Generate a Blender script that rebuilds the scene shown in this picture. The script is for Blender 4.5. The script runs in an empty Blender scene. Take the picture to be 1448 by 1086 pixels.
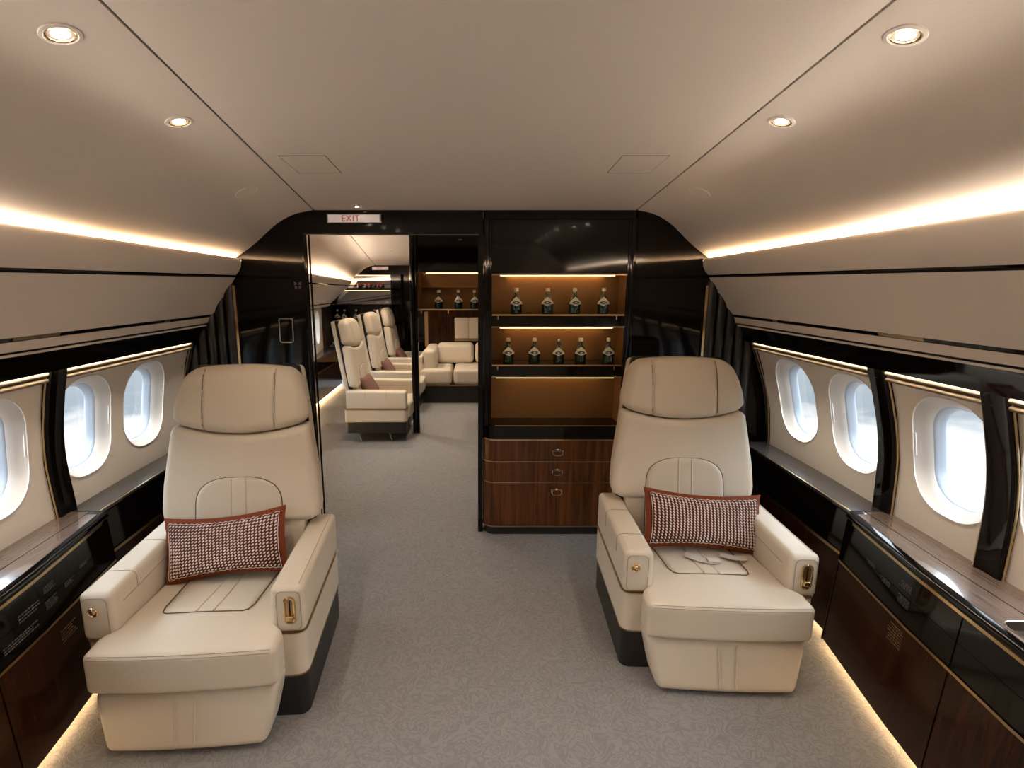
import bpy, bmesh, math, random
from math import sin, cos, pi, sqrt, exp, atan2, radians
from mathutils import Vector, Matrix

sc = bpy.context.scene
COL = sc.collection
random.seed(7)

# ------------------------------------------------------------------ materials
def new_mat(name):
    m = bpy.data.materials.new(name); m.use_nodes = True
    nt = m.node_tree
    return m, nt, nt.nodes['Principled BSDF']

def P(name, col, rough=.5, metal=0., coat=0., spec=.5, bump=None, var=None, emit=None, sheen=0., coat_rough=.03):
    m, nt, b = new_mat(name)
    b.inputs['Base Color'].default_value = (*col, 1)
    b.inputs['Roughness'].default_value = rough
    b.inputs['Metallic'].default_value = metal
    b.inputs['Coat Weight'].default_value = coat
    b.inputs['Coat Roughness'].default_value = coat_rough
    b.inputs['Specular IOR Level'].default_value = spec
    b.inputs['Sheen Weight'].default_value = sheen
    if emit:
        b.inputs['Emission Color'].default_value = (*emit[0], 1)
        b.inputs['Emission Strength'].default_value = emit[1]
    if bump or var:
        tc = nt.nodes.new('ShaderNodeTexCoord')
        n = nt.nodes.new('ShaderNodeTexNoise')
        n.inputs['Scale'].default_value = (bump or var)[0]
        n.inputs['Detail'].default_value = 4
        nt.links.new(tc.outputs['Object'], n.inputs['Vector'])
        if bump:
            bp = nt.nodes.new('ShaderNodeBump')
            bp.inputs['Strength'].default_value = bump[1]
            bp.inputs['Distance'].default_value = bump[2]
            nt.links.new(n.outputs['Fac'], bp.inputs['Height'])
            nt.links.new(bp.outputs['Normal'], b.inputs['Normal'])
        if var:
            n2 = nt.nodes.new('ShaderNodeTexNoise'); n2.inputs['Scale'].default_value = var[0]
            nt.links.new(tc.outputs['Object'], n2.inputs['Vector'])
            mx = nt.nodes.new('ShaderNodeMix'); mx.data_type = 'RGBA'
            mx.inputs[6].default_value = (*[c * (1 - var[1]) for c in col], 1)
            mx.inputs[7].default_value = (*[min(1, c * (1 + var[1])) for c in col], 1)
            nt.links.new(n2.outputs['Fac'], mx.inputs[0])
            nt.links.new(mx.outputs[2], b.inputs['Base Color'])
    return m

def wood(name, dark, light, scale=(14, 14, 1.2), rough=.25, coat=.6):
    m, nt, b = new_mat(name)
    tc = nt.nodes.new('ShaderNodeTexCoord'); mp = nt.nodes.new('ShaderNodeMapping')
    mp.inputs['Scale'].default_value = scale
    nt.links.new(tc.outputs['Object'], mp.inputs['Vector'])
    n = nt.nodes.new('ShaderNodeTexNoise'); n.inputs['Scale'].default_value = 3.0
    n.inputs['Detail'].default_value = 8; n.inputs['Roughness'].default_value = .65; n.inputs['Distortion'].default_value = .6
    nt.links.new(mp.outputs['Vector'], n.inputs['Vector'])
    cr = nt.nodes.new('ShaderNodeValToRGB')
    cr.color_ramp.elements[0].position = .33; cr.color_ramp.elements[0].color = (*dark, 1)
    cr.color_ramp.elements[1].position = .68; cr.color_ramp.elements[1].color = (*light, 1)
    nt.links.new(n.outputs['Fac'], cr.inputs['Fac']); nt.links.new(cr.outputs['Color'], b.inputs['Base Color'])
    b.inputs['Roughness'].default_value = rough; b.inputs['Specular IOR Level'].default_value = .25
    b.inputs['Coat Weight'].default_value = coat; b.inputs['Coat Roughness'].default_value = .04
    return m

def emission(name, col, strength):
    m = bpy.data.materials.new(name); m.use_nodes = True
    nt = m.node_tree; nt.nodes.remove(nt.nodes['Principled BSDF'])
    e = nt.nodes.new('ShaderNodeEmission'); e.inputs['Color'].default_value = (*col, 1); e.inputs['Strength'].default_value = strength
    nt.links.new(e.outputs[0], nt.nodes['Material Output'].inputs['Surface'])
    return m

def glass_pane(name):
    m = bpy.data.materials.new(name); m.use_nodes = True
    nt = m.node_tree; nt.nodes.remove(nt.nodes['Principled BSDF'])
    t = nt.nodes.new('ShaderNodeBsdfTransparent'); t.inputs['Color'].default_value = (.94, .96, .97, 1)
    g = nt.nodes.new('ShaderNodeBsdfGlossy'); g.inputs['Roughness'].default_value = .02
    lw = nt.nodes.new('ShaderNodeLayerWeight'); pw = nt.nodes.new('ShaderNodeMath'); pw.operation = 'POWER'; pw.inputs[1].default_value = 5
    f = nt.nodes.new('ShaderNodeMath'); f.operation = 'MULTIPLY_ADD'; f.inputs[1].default_value = .7; f.inputs[2].default_value = .04
    nt.links.new(lw.outputs['Facing'], pw.inputs[0]); nt.links.new(pw.outputs[0], f.inputs[0])
    mx = nt.nodes.new('ShaderNodeMixShader')
    nt.links.new(f.outputs[0], mx.inputs[0]); nt.links.new(t.outputs[0], mx.inputs[1]); nt.links.new(g.outputs[0], mx.inputs[2])
    nt.links.new(mx.outputs[0], nt.nodes['Material Output'].inputs['Surface'])
    return m

def carpet_mat():
    m, nt, b = new_mat('carpet')
    tc = nt.nodes.new('ShaderNodeTexCoord')
    n = nt.nodes.new('ShaderNodeTexNoise'); n.inputs['Scale'].default_value = 13; n.inputs['Detail'].default_value = .6
    n.inputs['Distortion'].default_value = 3.0
    nt.links.new(tc.outputs['Object'], n.inputs['Vector'])
    mu = nt.nodes.new('ShaderNodeMath'); mu.operation = 'MULTIPLY'; mu.inputs[1].default_value = 24
    si = nt.nodes.new('ShaderNodeMath'); si.operation = 'SINE'
    nt.links.new(n.outputs['Fac'], mu.inputs[0]); nt.links.new(mu.outputs[0], si.inputs[0])
    pile = nt.nodes.new('ShaderNodeTexNoise'); pile.inputs['Scale'].default_value = 420; pile.inputs['Detail'].default_value = 2
    nt.links.new(tc.outputs['Object'], pile.inputs['Vector'])
    ad = nt.nodes.new('ShaderNodeMath'); ad.operation = 'MULTIPLY_ADD'; ad.inputs[1].default_value = .35
    nt.links.new(si.outputs[0], ad.inputs[0]); nt.links.new(pile.outputs['Fac'], ad.inputs[2])
    bp = nt.nodes.new('ShaderNodeBump'); bp.inputs['Strength'].default_value = .55; bp.inputs['Distance'].default_value = .004
    nt.links.new(ad.outputs[0], bp.inputs['Height']); nt.links.new(bp.outputs['Normal'], b.inputs['Normal'])
    mx = nt.nodes.new('ShaderNodeMix'); mx.data_type = 'RGBA'
    mx.inputs[6].default_value = (.205, .19, .182, 1); mx.inputs[7].default_value = (.32, .30, .29, 1)
    mr = nt.nodes.new('ShaderNodeMapRange'); mr.inputs[1].default_value = -.3; mr.inputs[2].default_value = 1.0
    nt.links.new(ad.outputs[0], mr.inputs[0]); nt.links.new(mr.outputs[0], mx.inputs[0])
    nt.links.new(mx.outputs[2], b.inputs['Base Color'])
    b.inputs['Roughness'].default_value = .95; b.inputs['Sheen Weight'].default_value = .15
    b.inputs['Specular IOR Level'].default_value = .1
    return m

M = {}
M['leather'] = P('cream_leather', (.66, .57, .45), .42, bump=(260, .12, .001), spec=.4)
M['stitch'] = P('cream_piping', (.66, .56, .44), .5)
M['crease'] = P('seam_shadow_line', (.13, .095, .065), .8)  # dark tone puts crease shade into the seam colour; also colours panel joints
M['crease2'] = P('tan_thread', (.36, .29, .21), .7)
M['ceiling'] = P('ceiling_suede', (.65, .57, .497), .9, spec=.15, bump=(420, .08, .001))
M['bin'] = P('bin_suede', (.71, .63, .555), .85, spec=.2, bump=(420, .06, .001))
M['panel'] = P('window_panel_cream', (.82, .75, .665), .55, spec=.35)
M['reveal'] = P('window_reveal_cream', (.66, .61, .55), .4, spec=.4)
M['lip'] = P('window_lip_highlight', (.82, .78, .73), .3)
M['rail'] = P('shade_rail_tan', (.17, .125, .078), .45)
M['gasket'] = P('window_gasket_grey', (.42, .46, .52), .4)
M['black'] = P('black_lacquer', (.004, .003, .0025), .06, spec=.3)
M['satin'] = P('black_satin', (.008, .006, .005), .38, spec=.35)
M['pleat'] = P('black_pleated_leather', (.012, .010, .009), .33, spec=.5)
M['plinth'] = P('plinth_black', (.012, .010, .009), .4)
M['groove'] = P('dark_groove', (.01, .009, .008), .8, spec=.1)
M['gold'] = P('polished_gold', (.72, .52, .28), .22, metal=1)
M['brass'] = P('brushed_brass', (.55, .40, .22), .32, metal=1)
M['chrome'] = P('steel', (.62, .60, .58), .2, metal=1)
M['walnut'] = wood('walnut', (.012, .0035, .0015), (.046, .014, .005), rough=.18, coat=.0)
M['walnut_drawer'] = wood('walnut_drawer', (.040, .012, .004), (.17, .058, .018), (11, 11, .5), coat=.12)
M['veneer'] = wood('grey_brown_veneer', (.11, .075, .060), (.20, .145, .118), (60, 2.0, 60), rough=.2, coat=1.0)
M['ledge'] = P('dark_ledge', (.045, .042, .042), .22, coat=.4, coat_rough=.12)
M['niche'] = P('niche_bronze', (.25, .115, .03), .5, metal=.2)
M['carpet'] = carpet_mat()
M['rust'] = P('rust_leather', (.20, .040, .011), .6, spec=.2, bump=(90, .4, .002))
M['weaveback'] = P('weave_dark', (.055, .011, .007), .8)
M['weave'] = P('weave_cream', (.84, .64, .54), .6)
M['bottle'] = P('green_glass', (.004, .030, .012), .05, spec=.8, coat=.6)
M['label'] = P('label_cream', (.75, .70, .60), .5)
M['ink'] = P('label_ink', (.015, .014, .010), .5)
M['foil'] = P('foil_cap', (.80, .68, .50), .35, metal=.4)
M['sign'] = P('sign_panel', (.62, .55, .52), .3, emit=((.9, .78, .74), .12))
M['signred'] = P('sign_red', (.42, .008, .008), .5, emit=((.8, .02, .02), .05))
M['placard'] = P('placard_grey', (.12, .11, .10), .6)
M['mirror'] = P('mirror_glass', (.55, .57, .60), .02, metal=1)
M['glassshelf'] = P('smoked_shelf', (.02, .018, .015), .05, coat=.5)
M['buckle'] = P('seat_belt_webbing', (.55, .50, .44), .7)
M['plumpillow'] = P('dusty_pillow', (.20, .10, .075), .85, bump=(140, .5, .003))
M['red'] = P('red_glaze', (.5, .04, .02), .3)
M['glass'] = glass_pane('window_glass')
WARM = (1.0, .60, .27)
M['cove_led'] = emission('cove_led', (1.0, .68, .40), 32)
M['toe_led'] = emission('toe_led', (1.0, .66, .33), 10)
M['shelf_led'] = emission('shelf_led', (1.0, .66, .32), 2.0)
M['wash_led'] = emission('wash_led', (1.0, .78, .52), 1.0)
M['niche_fill_led'] = emission('niche_fill_led', (1.0, .62, .26), 8)
M['lamp'] = emission('lamp_lens', (1.0, .83, .60), 28)

# ------------------------------------------------------------------ mesh builder
class G:
    def __init__(s): s.v = []; s.f = []; s.m = []
    def add(s, vs, fs, mi=0):
        o = len(s.v); s.v += [tuple(p) for p in vs]
        for f in fs: s.f.append(tuple(i + o for i in f)); s.m.append(mi)
    def box(s, x0, x1, y0, y1, z0, z1, mi=0):
        v = [(x, y, z) for x in (x0, x1) for y in (y0, y1) for z in (z0, z1)]
        s.add(v, [(0, 1, 3, 2), (4, 6, 7, 5), (0, 4, 5, 1), (2, 3, 7, 6), (0, 2, 6, 4), (1, 5, 7, 3)], mi)
    def rbox(s, c, sz, r, k=3, m=(1, 1, 1), warp=None, mi=0):
        ax = []
        for a in range(3):
            h = sz[a] / 2; rr = min(r, h * .999)
            L = [-h + rr * (1 - cos(pi / 2 * i / k)) * 0 + (-0.0) + rr * i / k for i in range(k)]
            L += [-h + rr + (2 * h - 2 * rr) * i / m[a] for i in range(m[a] + 1)]
            L += [h - rr + rr * (i + 1) / k for i in range(k)]
            ax.append((L, h, rr))
        idx = {}; vs = []
        def vert(i, j, l):
            key = (i, j, l)
            if key in idx: return idx[key]
            p = [ax[0][0][i], ax[1][0][j], ax[2][0][l]]
            inn = [max(-ax[a][1] + ax[a][2], min(ax[a][1] - ax[a][2], p[a])) for a in range(3)]
            d = [p[a] - inn[a] for a in range(3)]
            # spread corner samples evenly in angle
            for a in range(3):
                t = d[a] / ax[a][2] if ax[a][2] > 0 else 0
                d[a] = math.tan(t * pi / 4) * ax[a][2]
            n = sqrt(sum(q * q for q in d)); rr = min(ax[a][2] for a in range(3))
            if n > 1e-9: p = [inn[a] + d[a] / n * ax[a][2] for a in range(3)]
            if warp: p = warp(*p)
            idx[key] = len(vs); vs.append((p[0] + c[0], p[1] + c[1], p[2] + c[2])); return idx[key]
        n = [len(ax[a][0]) - 1 for a in range(3)]; fs = []
        for j in range(n[1]):
            for l in range(n[2]):
                fs.append((vert(0, j, l), vert(0, j, l + 1), vert(0, j + 1, l + 1), vert(0, j + 1, l)))
                fs.append((vert(n[0], j, l), vert(n[0], j + 1, l), vert(n[0], j + 1, l + 1), vert(n[0], j, l + 1)))
        for i in range(n[0]):
            for l in range(n[2]):
                fs.append((vert(i, 0, l), vert(i + 1, 0, l), vert(i + 1, 0, l + 1), vert(i, 0, l + 1)))
                fs.append((vert(i, n[1], l), vert(i, n[1], l + 1), vert(i + 1, n[1], l + 1), vert(i + 1, n[1], l)))
        for i in range(n[0]):
            for j in range(n[1]):
                fs.append((vert(i, j, 0), vert(i, j + 1, 0), vert(i + 1, j + 1, 0), vert(i + 1, j, 0)))
                fs.append((vert(i, j, n[2]), vert(i + 1, j, n[2]), vert(i + 1, j + 1, n[2]), vert(i, j + 1, n[2])))
        s.add(vs, fs, mi)
    def tube(s, pts, r, n=6, closed=False, mi=0):
        pts = [Vector(p) for p in pts]; N = len(pts); vs = []
        up = None
        for i in range(N):
            a = pts[i - 1] if (i > 0 or closed) else pts[i]; b = pts[(i + 1) % N] if (i < N - 1 or closed) else pts[i]
            t = (b - a).normalized()
            if up is None:
                up = Vector((0, 0, 1)) if abs(t.z) < .9 else Vector((1, 0, 0))
            u = (up - t * up.dot(t)).normalized(); w = t.cross(u); up = u
            for k in range(n):
                q = 2 * pi * k / n; vs.append(pts[i] + u * (r * cos(q)) + w * (r * sin(q)))
        fs = []
        for i in range(N if closed else N - 1):
            for k in range(n):
                a = i * n + k; b = i * n + (k + 1) % n; c = ((i + 1) % N) * n
                fs.append((a, b, c + (k + 1) % n, c + k))
        if not closed:
            fs.append(tuple(range(n - 1, -1, -1))); fs.append(tuple((N - 1) * n + k for k in range(n)))
        s.add(vs, fs, mi)
    def lathe(s, prof, c=(0, 0, 0), n=20, mi=0, a0=0, a1=2 * pi, axis=None):
        full = abs(a1 - a0 - 2 * pi) < 1e-6; cols = n if full else n + 1; vs = []
        R = axis.to_track_quat('Z', 'Y').to_matrix() if axis is not None else None
        for i in range(cols):
            q = a0 + (a1 - a0) * i / n
            for (r, z) in prof:
                p = Vector((r * cos(q), r * sin(q), z))
                if R: p = R @ p
                vs.append((p.x + c[0], p.y + c[1], p.z + c[2]))
        L = len(prof); fs = []
        for i in range(n):
            for j in range(L - 1):
                a = i * L + j; b = ((i + 1) % cols) * L + j
                fs.append((a, b, b + 1, a + 1))
        s.add(vs, fs, mi)
    def loft(s, loops, caps=True, closed=True, mi=0):
        L = len(loops[0]); vs = [p for lp in loops for p in lp]; fs = []
        for i in range(len(loops) - 1):
            for j in range(L if closed else L - 1):
                a = i * L + j; b = i * L + (j + 1) % L
                fs.append((a, b, b + L, a + L))
        if caps and closed:
            fs.append(tuple(range(L - 1, -1, -1))); fs.append(tuple((len(loops) - 1) * L + k for k in range(L)))
        s.add(vs, fs, mi)
    def prism(s, poly, axis, a, b, mi=0):
        def mk(t): return [((t, p[0], p[1]) if axis == 0 else (p[0], t, p[1]) if axis == 1 else (p[0], p[1], t)) for p in poly]
        s.loft([mk(a), mk(b)], mi=mi)
    def build(s, name, mats, parent=None, smooth=True, ang=38, bevel=0, weld=False):
        me = bpy.data.meshes.new(name); me.from_pydata([tuple(p) for p in s.v], [], s.f)
        if not isinstance(mats, (list, tuple)): mats = [mats]
        for mm in mats: me.materials.append(M[mm] if isinstance(mm, str) else mm)
        for p, i in zip(me.polygons, s.m): p.material_index = i
        bm = bmesh.new(); bm.from_mesh(me)
        if weld: bmesh.ops.remove_doubles(bm, verts=bm.verts, dist=1e-5)
        bmesh.ops.recalc_face_normals(bm, faces=bm.faces); bm.to_mesh(me); bm.free()
        for p in me.polygons: p.use_smooth = smooth
        if smooth: me.set_sharp_from_angle(angle=radians(ang))
        o = bpy.data.objects.new(name, me); COL.objects.link(o)
        if parent: o.parent = parent
        if bevel:
            b = o.modifiers.new('bevel', 'BEVEL'); b.width = bevel; b.segments = 2; b.limit_method = 'ANGLE'; b.angle_limit = radians(40)
        return o

def empty(name, loc=(0, 0, 0), rz=0.):
    o = bpy.data.objects.new(name, None); COL.objects.link(o); o.location = loc; o.rotation_euler = (0, 0, rz)
    o.empty_display_size = .05
    return o
def tag(o, label=None, cat=None, group=None, kind=None):
    if label: o['label'] = label
    if cat: o['category'] = cat
    if group: o['group'] = group
    if kind: o['kind'] = kind
    return o
def struct(o, label=None, cat=None):
    o['kind'] = 'structure'
    if label: o['label'] = label
    if cat: o['category'] = cat
    return o
def copy_tree(o, parent=None):
    c = o.copy(); COL.objects.link(c); c.parent = parent
    for ch in list(o.children): copy_tree(ch, c)
    return c
def interp(x, pts):
    if x <= pts[0][0]: return pts[0][1]
    for (a, b), (c, d) in zip(pts, pts[1:]):
        if x <= c: return b + (d - b) * (x - a) / (c - a)
    return pts[-1][1]

# ------------------------------------------------------------------ cabin shell functions (x right, y forward, z up; floor z=0)
D = 3.10            # bulkhead plane
YB = -1.7           # closed end of the cabin behind the photographer
A = [(1.18, -.22), (1, 0), (.742, .312), (.465, .711), (.242, .913), (0, 1)]
def catmull(Pt, end, k=6):
    out = []
    for i in range(0, len(Pt) - 1):
        p0 = Pt[i - 1] if i > 0 else Pt[0]; p1, p2 = Pt[i], Pt[i + 1]; p3 = Pt[i + 2] if i + 2 < len(Pt) else end
        for j in range(k):
            t = j / k
            out.append(tuple(.5 * ((2 * b) + (-a + c) * t + (2 * a - 5 * b + 4 * c - d) * t * t + (-a + 3 * b - 3 * c + d) * t ** 3)
                             for a, b, c, d in zip(p0, p1, p2, p3)))
    out.append(Pt[-1]); return out
ARC = catmull(A, (-.24, 1.03))
def seam(Y):
    y = max(Y, 1.0)
    return .905 + (y - 3.1) * .078, 1.95 - (y - 3.1) * .063, -.012 + (3.1 - y) * .025
def cove(Y): return 1.351, 1.685 + (3.1 - max(Y, 1.)) * .02
def ceil_pt(s, Y, a, b):
    hs, zs, cs = seam(Y); hc, zc = cove(Y)
    xs = s * hs + cs; xc = s * hc - .03
    return (xs + (xc - xs) * a, Y, zc + (zs - zc) * b)
def wall_h(z, Y):
    T = [(0, 1.70), (.62, 1.70), (.758, 1.706), (.907, 1.704), (1.064, 1.669), (1.22, 1.626), (1.40, 1.566)]
    h = sum(interp(z + d, T) for d in (-.09, -.045, 0, .045, .09)) / 5   # a smooth fuselage curve
    w = max(0, min(1, (1.22 - z) / .6))
    return h + (max(1., min(Y, 3.1)) - 2.1) * .045 * w
def wall_x(s, z, Y):
    c = -.03 * max(0, min(1, (z - .62) / .6))
    return s * wall_h(z, Y) + c
def front_h(Y):
    return interp(Y, [(.8, 1.39), (1.2, 1.415), (1.6, 1.465), (2.07, 1.545)])
YS = [YB, -1, -.3, .3, .7, 1., 1.3, 1.6, 1.9, 2.2, 2.5, 2.8, D]

# floor
g = G(); g.box(-2.6, 2.6, YB, 8.8, -.06, 0)
struct(g.build('floor', 'carpet', smooth=False), 'grey carpet with fine swirl pattern along the cabin', 'floor')

# ceiling: one structure object per sheet
def sheet(g, rows, mi=0): g.loft(rows, caps=False, closed=False, mi=mi)
cl = empty('ceiling'); struct(cl, 'beige suede cabin ceiling with two long seams', 'ceiling')
g = G(); th = .03
rows = []
for Y in YS:
    l = ceil_pt(-1, Y, 0, 1); r = ceil_pt(1, Y, 0, 1)
    rows.append([(l[0] + .004, Y, l[2]), (r[0] - .004, Y, r[2]), (r[0] - .004, Y, r[2] + th), (l[0] + .004, Y, l[2] + th)])
g.loft(rows); g.build('center_panel', 'ceiling', cl)
for s, nm in ((-1, 'cove_panel'), (1, 'cove_panel')):
    g = G(); rows = []
    for Y in YS:
        a = [ceil_pt(s, Y, *q) for q in ARC]
        a[-1] = (a[-1][0] + s * .004, a[-1][1], a[-1][2])
        top = [(p[0] + s * .012, p[1], p[2] + .03) for p in reversed(a)]
        rows.append(a + top)
    g.loft(rows); g.build(nm, 'ceiling', cl)
for s in (-1, 1):
    g = G(); rows = []
    for Y in YS:
        p = ceil_pt(s, Y, 0, 1); rows.append([(p[0] - .02, Y, p[2] + .012), (p[0] + .02, Y, p[2] + .012), (p[0] + .02, Y, p[2] + .02), (p[0] - .02, Y, p[2] + .02)])
    g.loft(rows); g.build('seam_groove', 'groove', cl)

g = G()
for s in (-1, 1):
    # unseen lining added outside the ceiling and bins to keep sky light out
    pr = [(1.60, 1.325), (1.84, 1.325), (1.84, 1.62), (1.52, 2.12), (0, 2.22), (0, 2.18), (1.49, 2.08), (1.80, 1.60), (1.80, 1.345), (1.60, 1.345)]
    g.loft([[(s * h, Y, z) for h, z in pr] for Y in (YB, D)])
g.build('light_seal_lining', 'satin', cl, smooth=False)

def ceil_frame(X, Y):
    """point and downward normal on the ceiling above X, Y"""
    cs = seam(Y)[2]; s = 1 if X > cs else -1
    def z(X, Y):
        hs, zs, c = seam(Y); hc, zc = cove(Y); xs = s * hs + c; xc = s * hc - .03
        a = (X - xs) / (xc - xs)
        if a <= 0: return zs
        pr = sorted(ARC); return zc + (zs - zc) * interp(a, pr)
    e = .02
    dx = (z(X + e, Y) - z(X - e, Y)) / 2 / e; dy = (z(X, Y + e) - z(X, Y - e)) / 2 / e
    return Vector((X, Y, z(X, Y))), Vector((dx, dy, -1)).normalized()

# overhead bins
def bx(s, h): return s * h - .03
def side_strip(g, s, prof, Ys, mi=0, fx=bx):
    """prof(Y) -> closed list of (half width, z)"""
    g.loft([[(fx(s, h), Y, z) for h, z in prof(Y)] for Y in Ys], mi=mi)
for s, word in ((-1, 'left'), (1, 'right')):
    b = empty('overhead_bin', (0, 0, 0))
    tag(b, f'long beige overhead bin with black inlay lines above the {word} windows', 'overhead bin')
    BY = [Y for Y in YS]; BY[-1] = D - .012
    zc = lambda Y: cove(Y)[1]
    g = G(); side_strip(g, s, lambda Y: [(1.3205, zc(Y) + .001), (1.317, zc(Y) - .001), (1.314, zc(Y) - .008), (1.311, zc(Y) - .022), (1.315, 1.640), (1.328, 1.615), (1.347, 1.594), (1.375, 1.594), (1.375, zc(Y) - .042), (1.336, zc(Y) - .042), (1.3205, zc(Y) - .030)], BY)
    g.build('upper_fascia', 'bin', b)
    g = G(); side_strip(g, s, lambda Y: [(1.354, 1.594), (1.361, 1.580), (1.40, 1.580), (1.40, 1.594)], BY); g.build('inlay_strip', 'black', b)
    g = G(); side_strip(g, s, lambda Y: [(1.351, 1.580), (1.395, 1.52), (1.437, 1.46), (1.470, 1.41), (1.497, 1.372), (1.56, 1.372), (1.56, 1.58)], BY)
    g.build('bin_door', 'bin', b)
    g = G(); side_strip(g, s, lambda Y: [(1.502, 1.372), (1.510, 1.357), (1.56, 1.357), (1.56, 1.372)], BY); g.build('inlay_strip', 'black', b)
    for ya, yb in ((1.75, 1.95), (2.62, 2.66)):
        g = G(); side_strip(g, s, lambda Y: [(1.5005, 1.370), (1.5075, 1.359), (1.512, 1.359), (1.506, 1.371)], [ya, yb]); g.build('brass_glint', 'brass', b)  # brass slivers stand in for gold glints on the inlay
    g = G(); side_strip(g, s, lambda Y: [(1.507, 1.357), (1.527, 1.322), (1.60, 1.322), (1.60, 1.357)], BY); g.build('lower_fascia', 'bin', b)
    g = G(); side_strip(g, s, lambda Y: [(1.533, 1.322), (1.538, 1.313), (1.62, 1.313), (1.62, 1.322)], BY); g.build('inlay_strip', 'black', b)
    g = G(); side_strip(g, s, lambda Y: [(1.532, 1.313), (1.537, 1.304), (1.62, 1.304), (1.62, 1.313)], BY); g.build('pale_bead', 'bin', b)
    g = G(); side_strip(g, s, lambda Y: [(1.541, 1.304), (1.582, 1.245), (1.593, 1.217), (1.5955, 1.2175), (1.594, 1.244), (1.68, 1.248), (1.68, 1.304)], BY); g.build('valance', 'black', b)
    wc = G(); side_strip(wc, s, lambda Y: [(1.5965, 1.2275), (1.5965, 1.236), (1.603, 1.236), (1.603, 1.2275)], [YB + .1, 1., 2., 3.03]); wc.build('window_wash_light', 'wash_led', b)
    c = G(); side_strip(c, s, lambda Y: [(1.3225, zc(Y) - .004), (1.334, zc(Y) - .005), (1.334, zc(Y) - .014), (1.3225, zc(Y) - .014)], [YB + .1, -.3, 1., 2., D - .03])
    o = c.build('cove_light', 'cove_led'); tag(o, f'warm cove light strip glowing behind the lip of the {word} overhead bin', 'cove light', 'cove lights')

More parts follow.
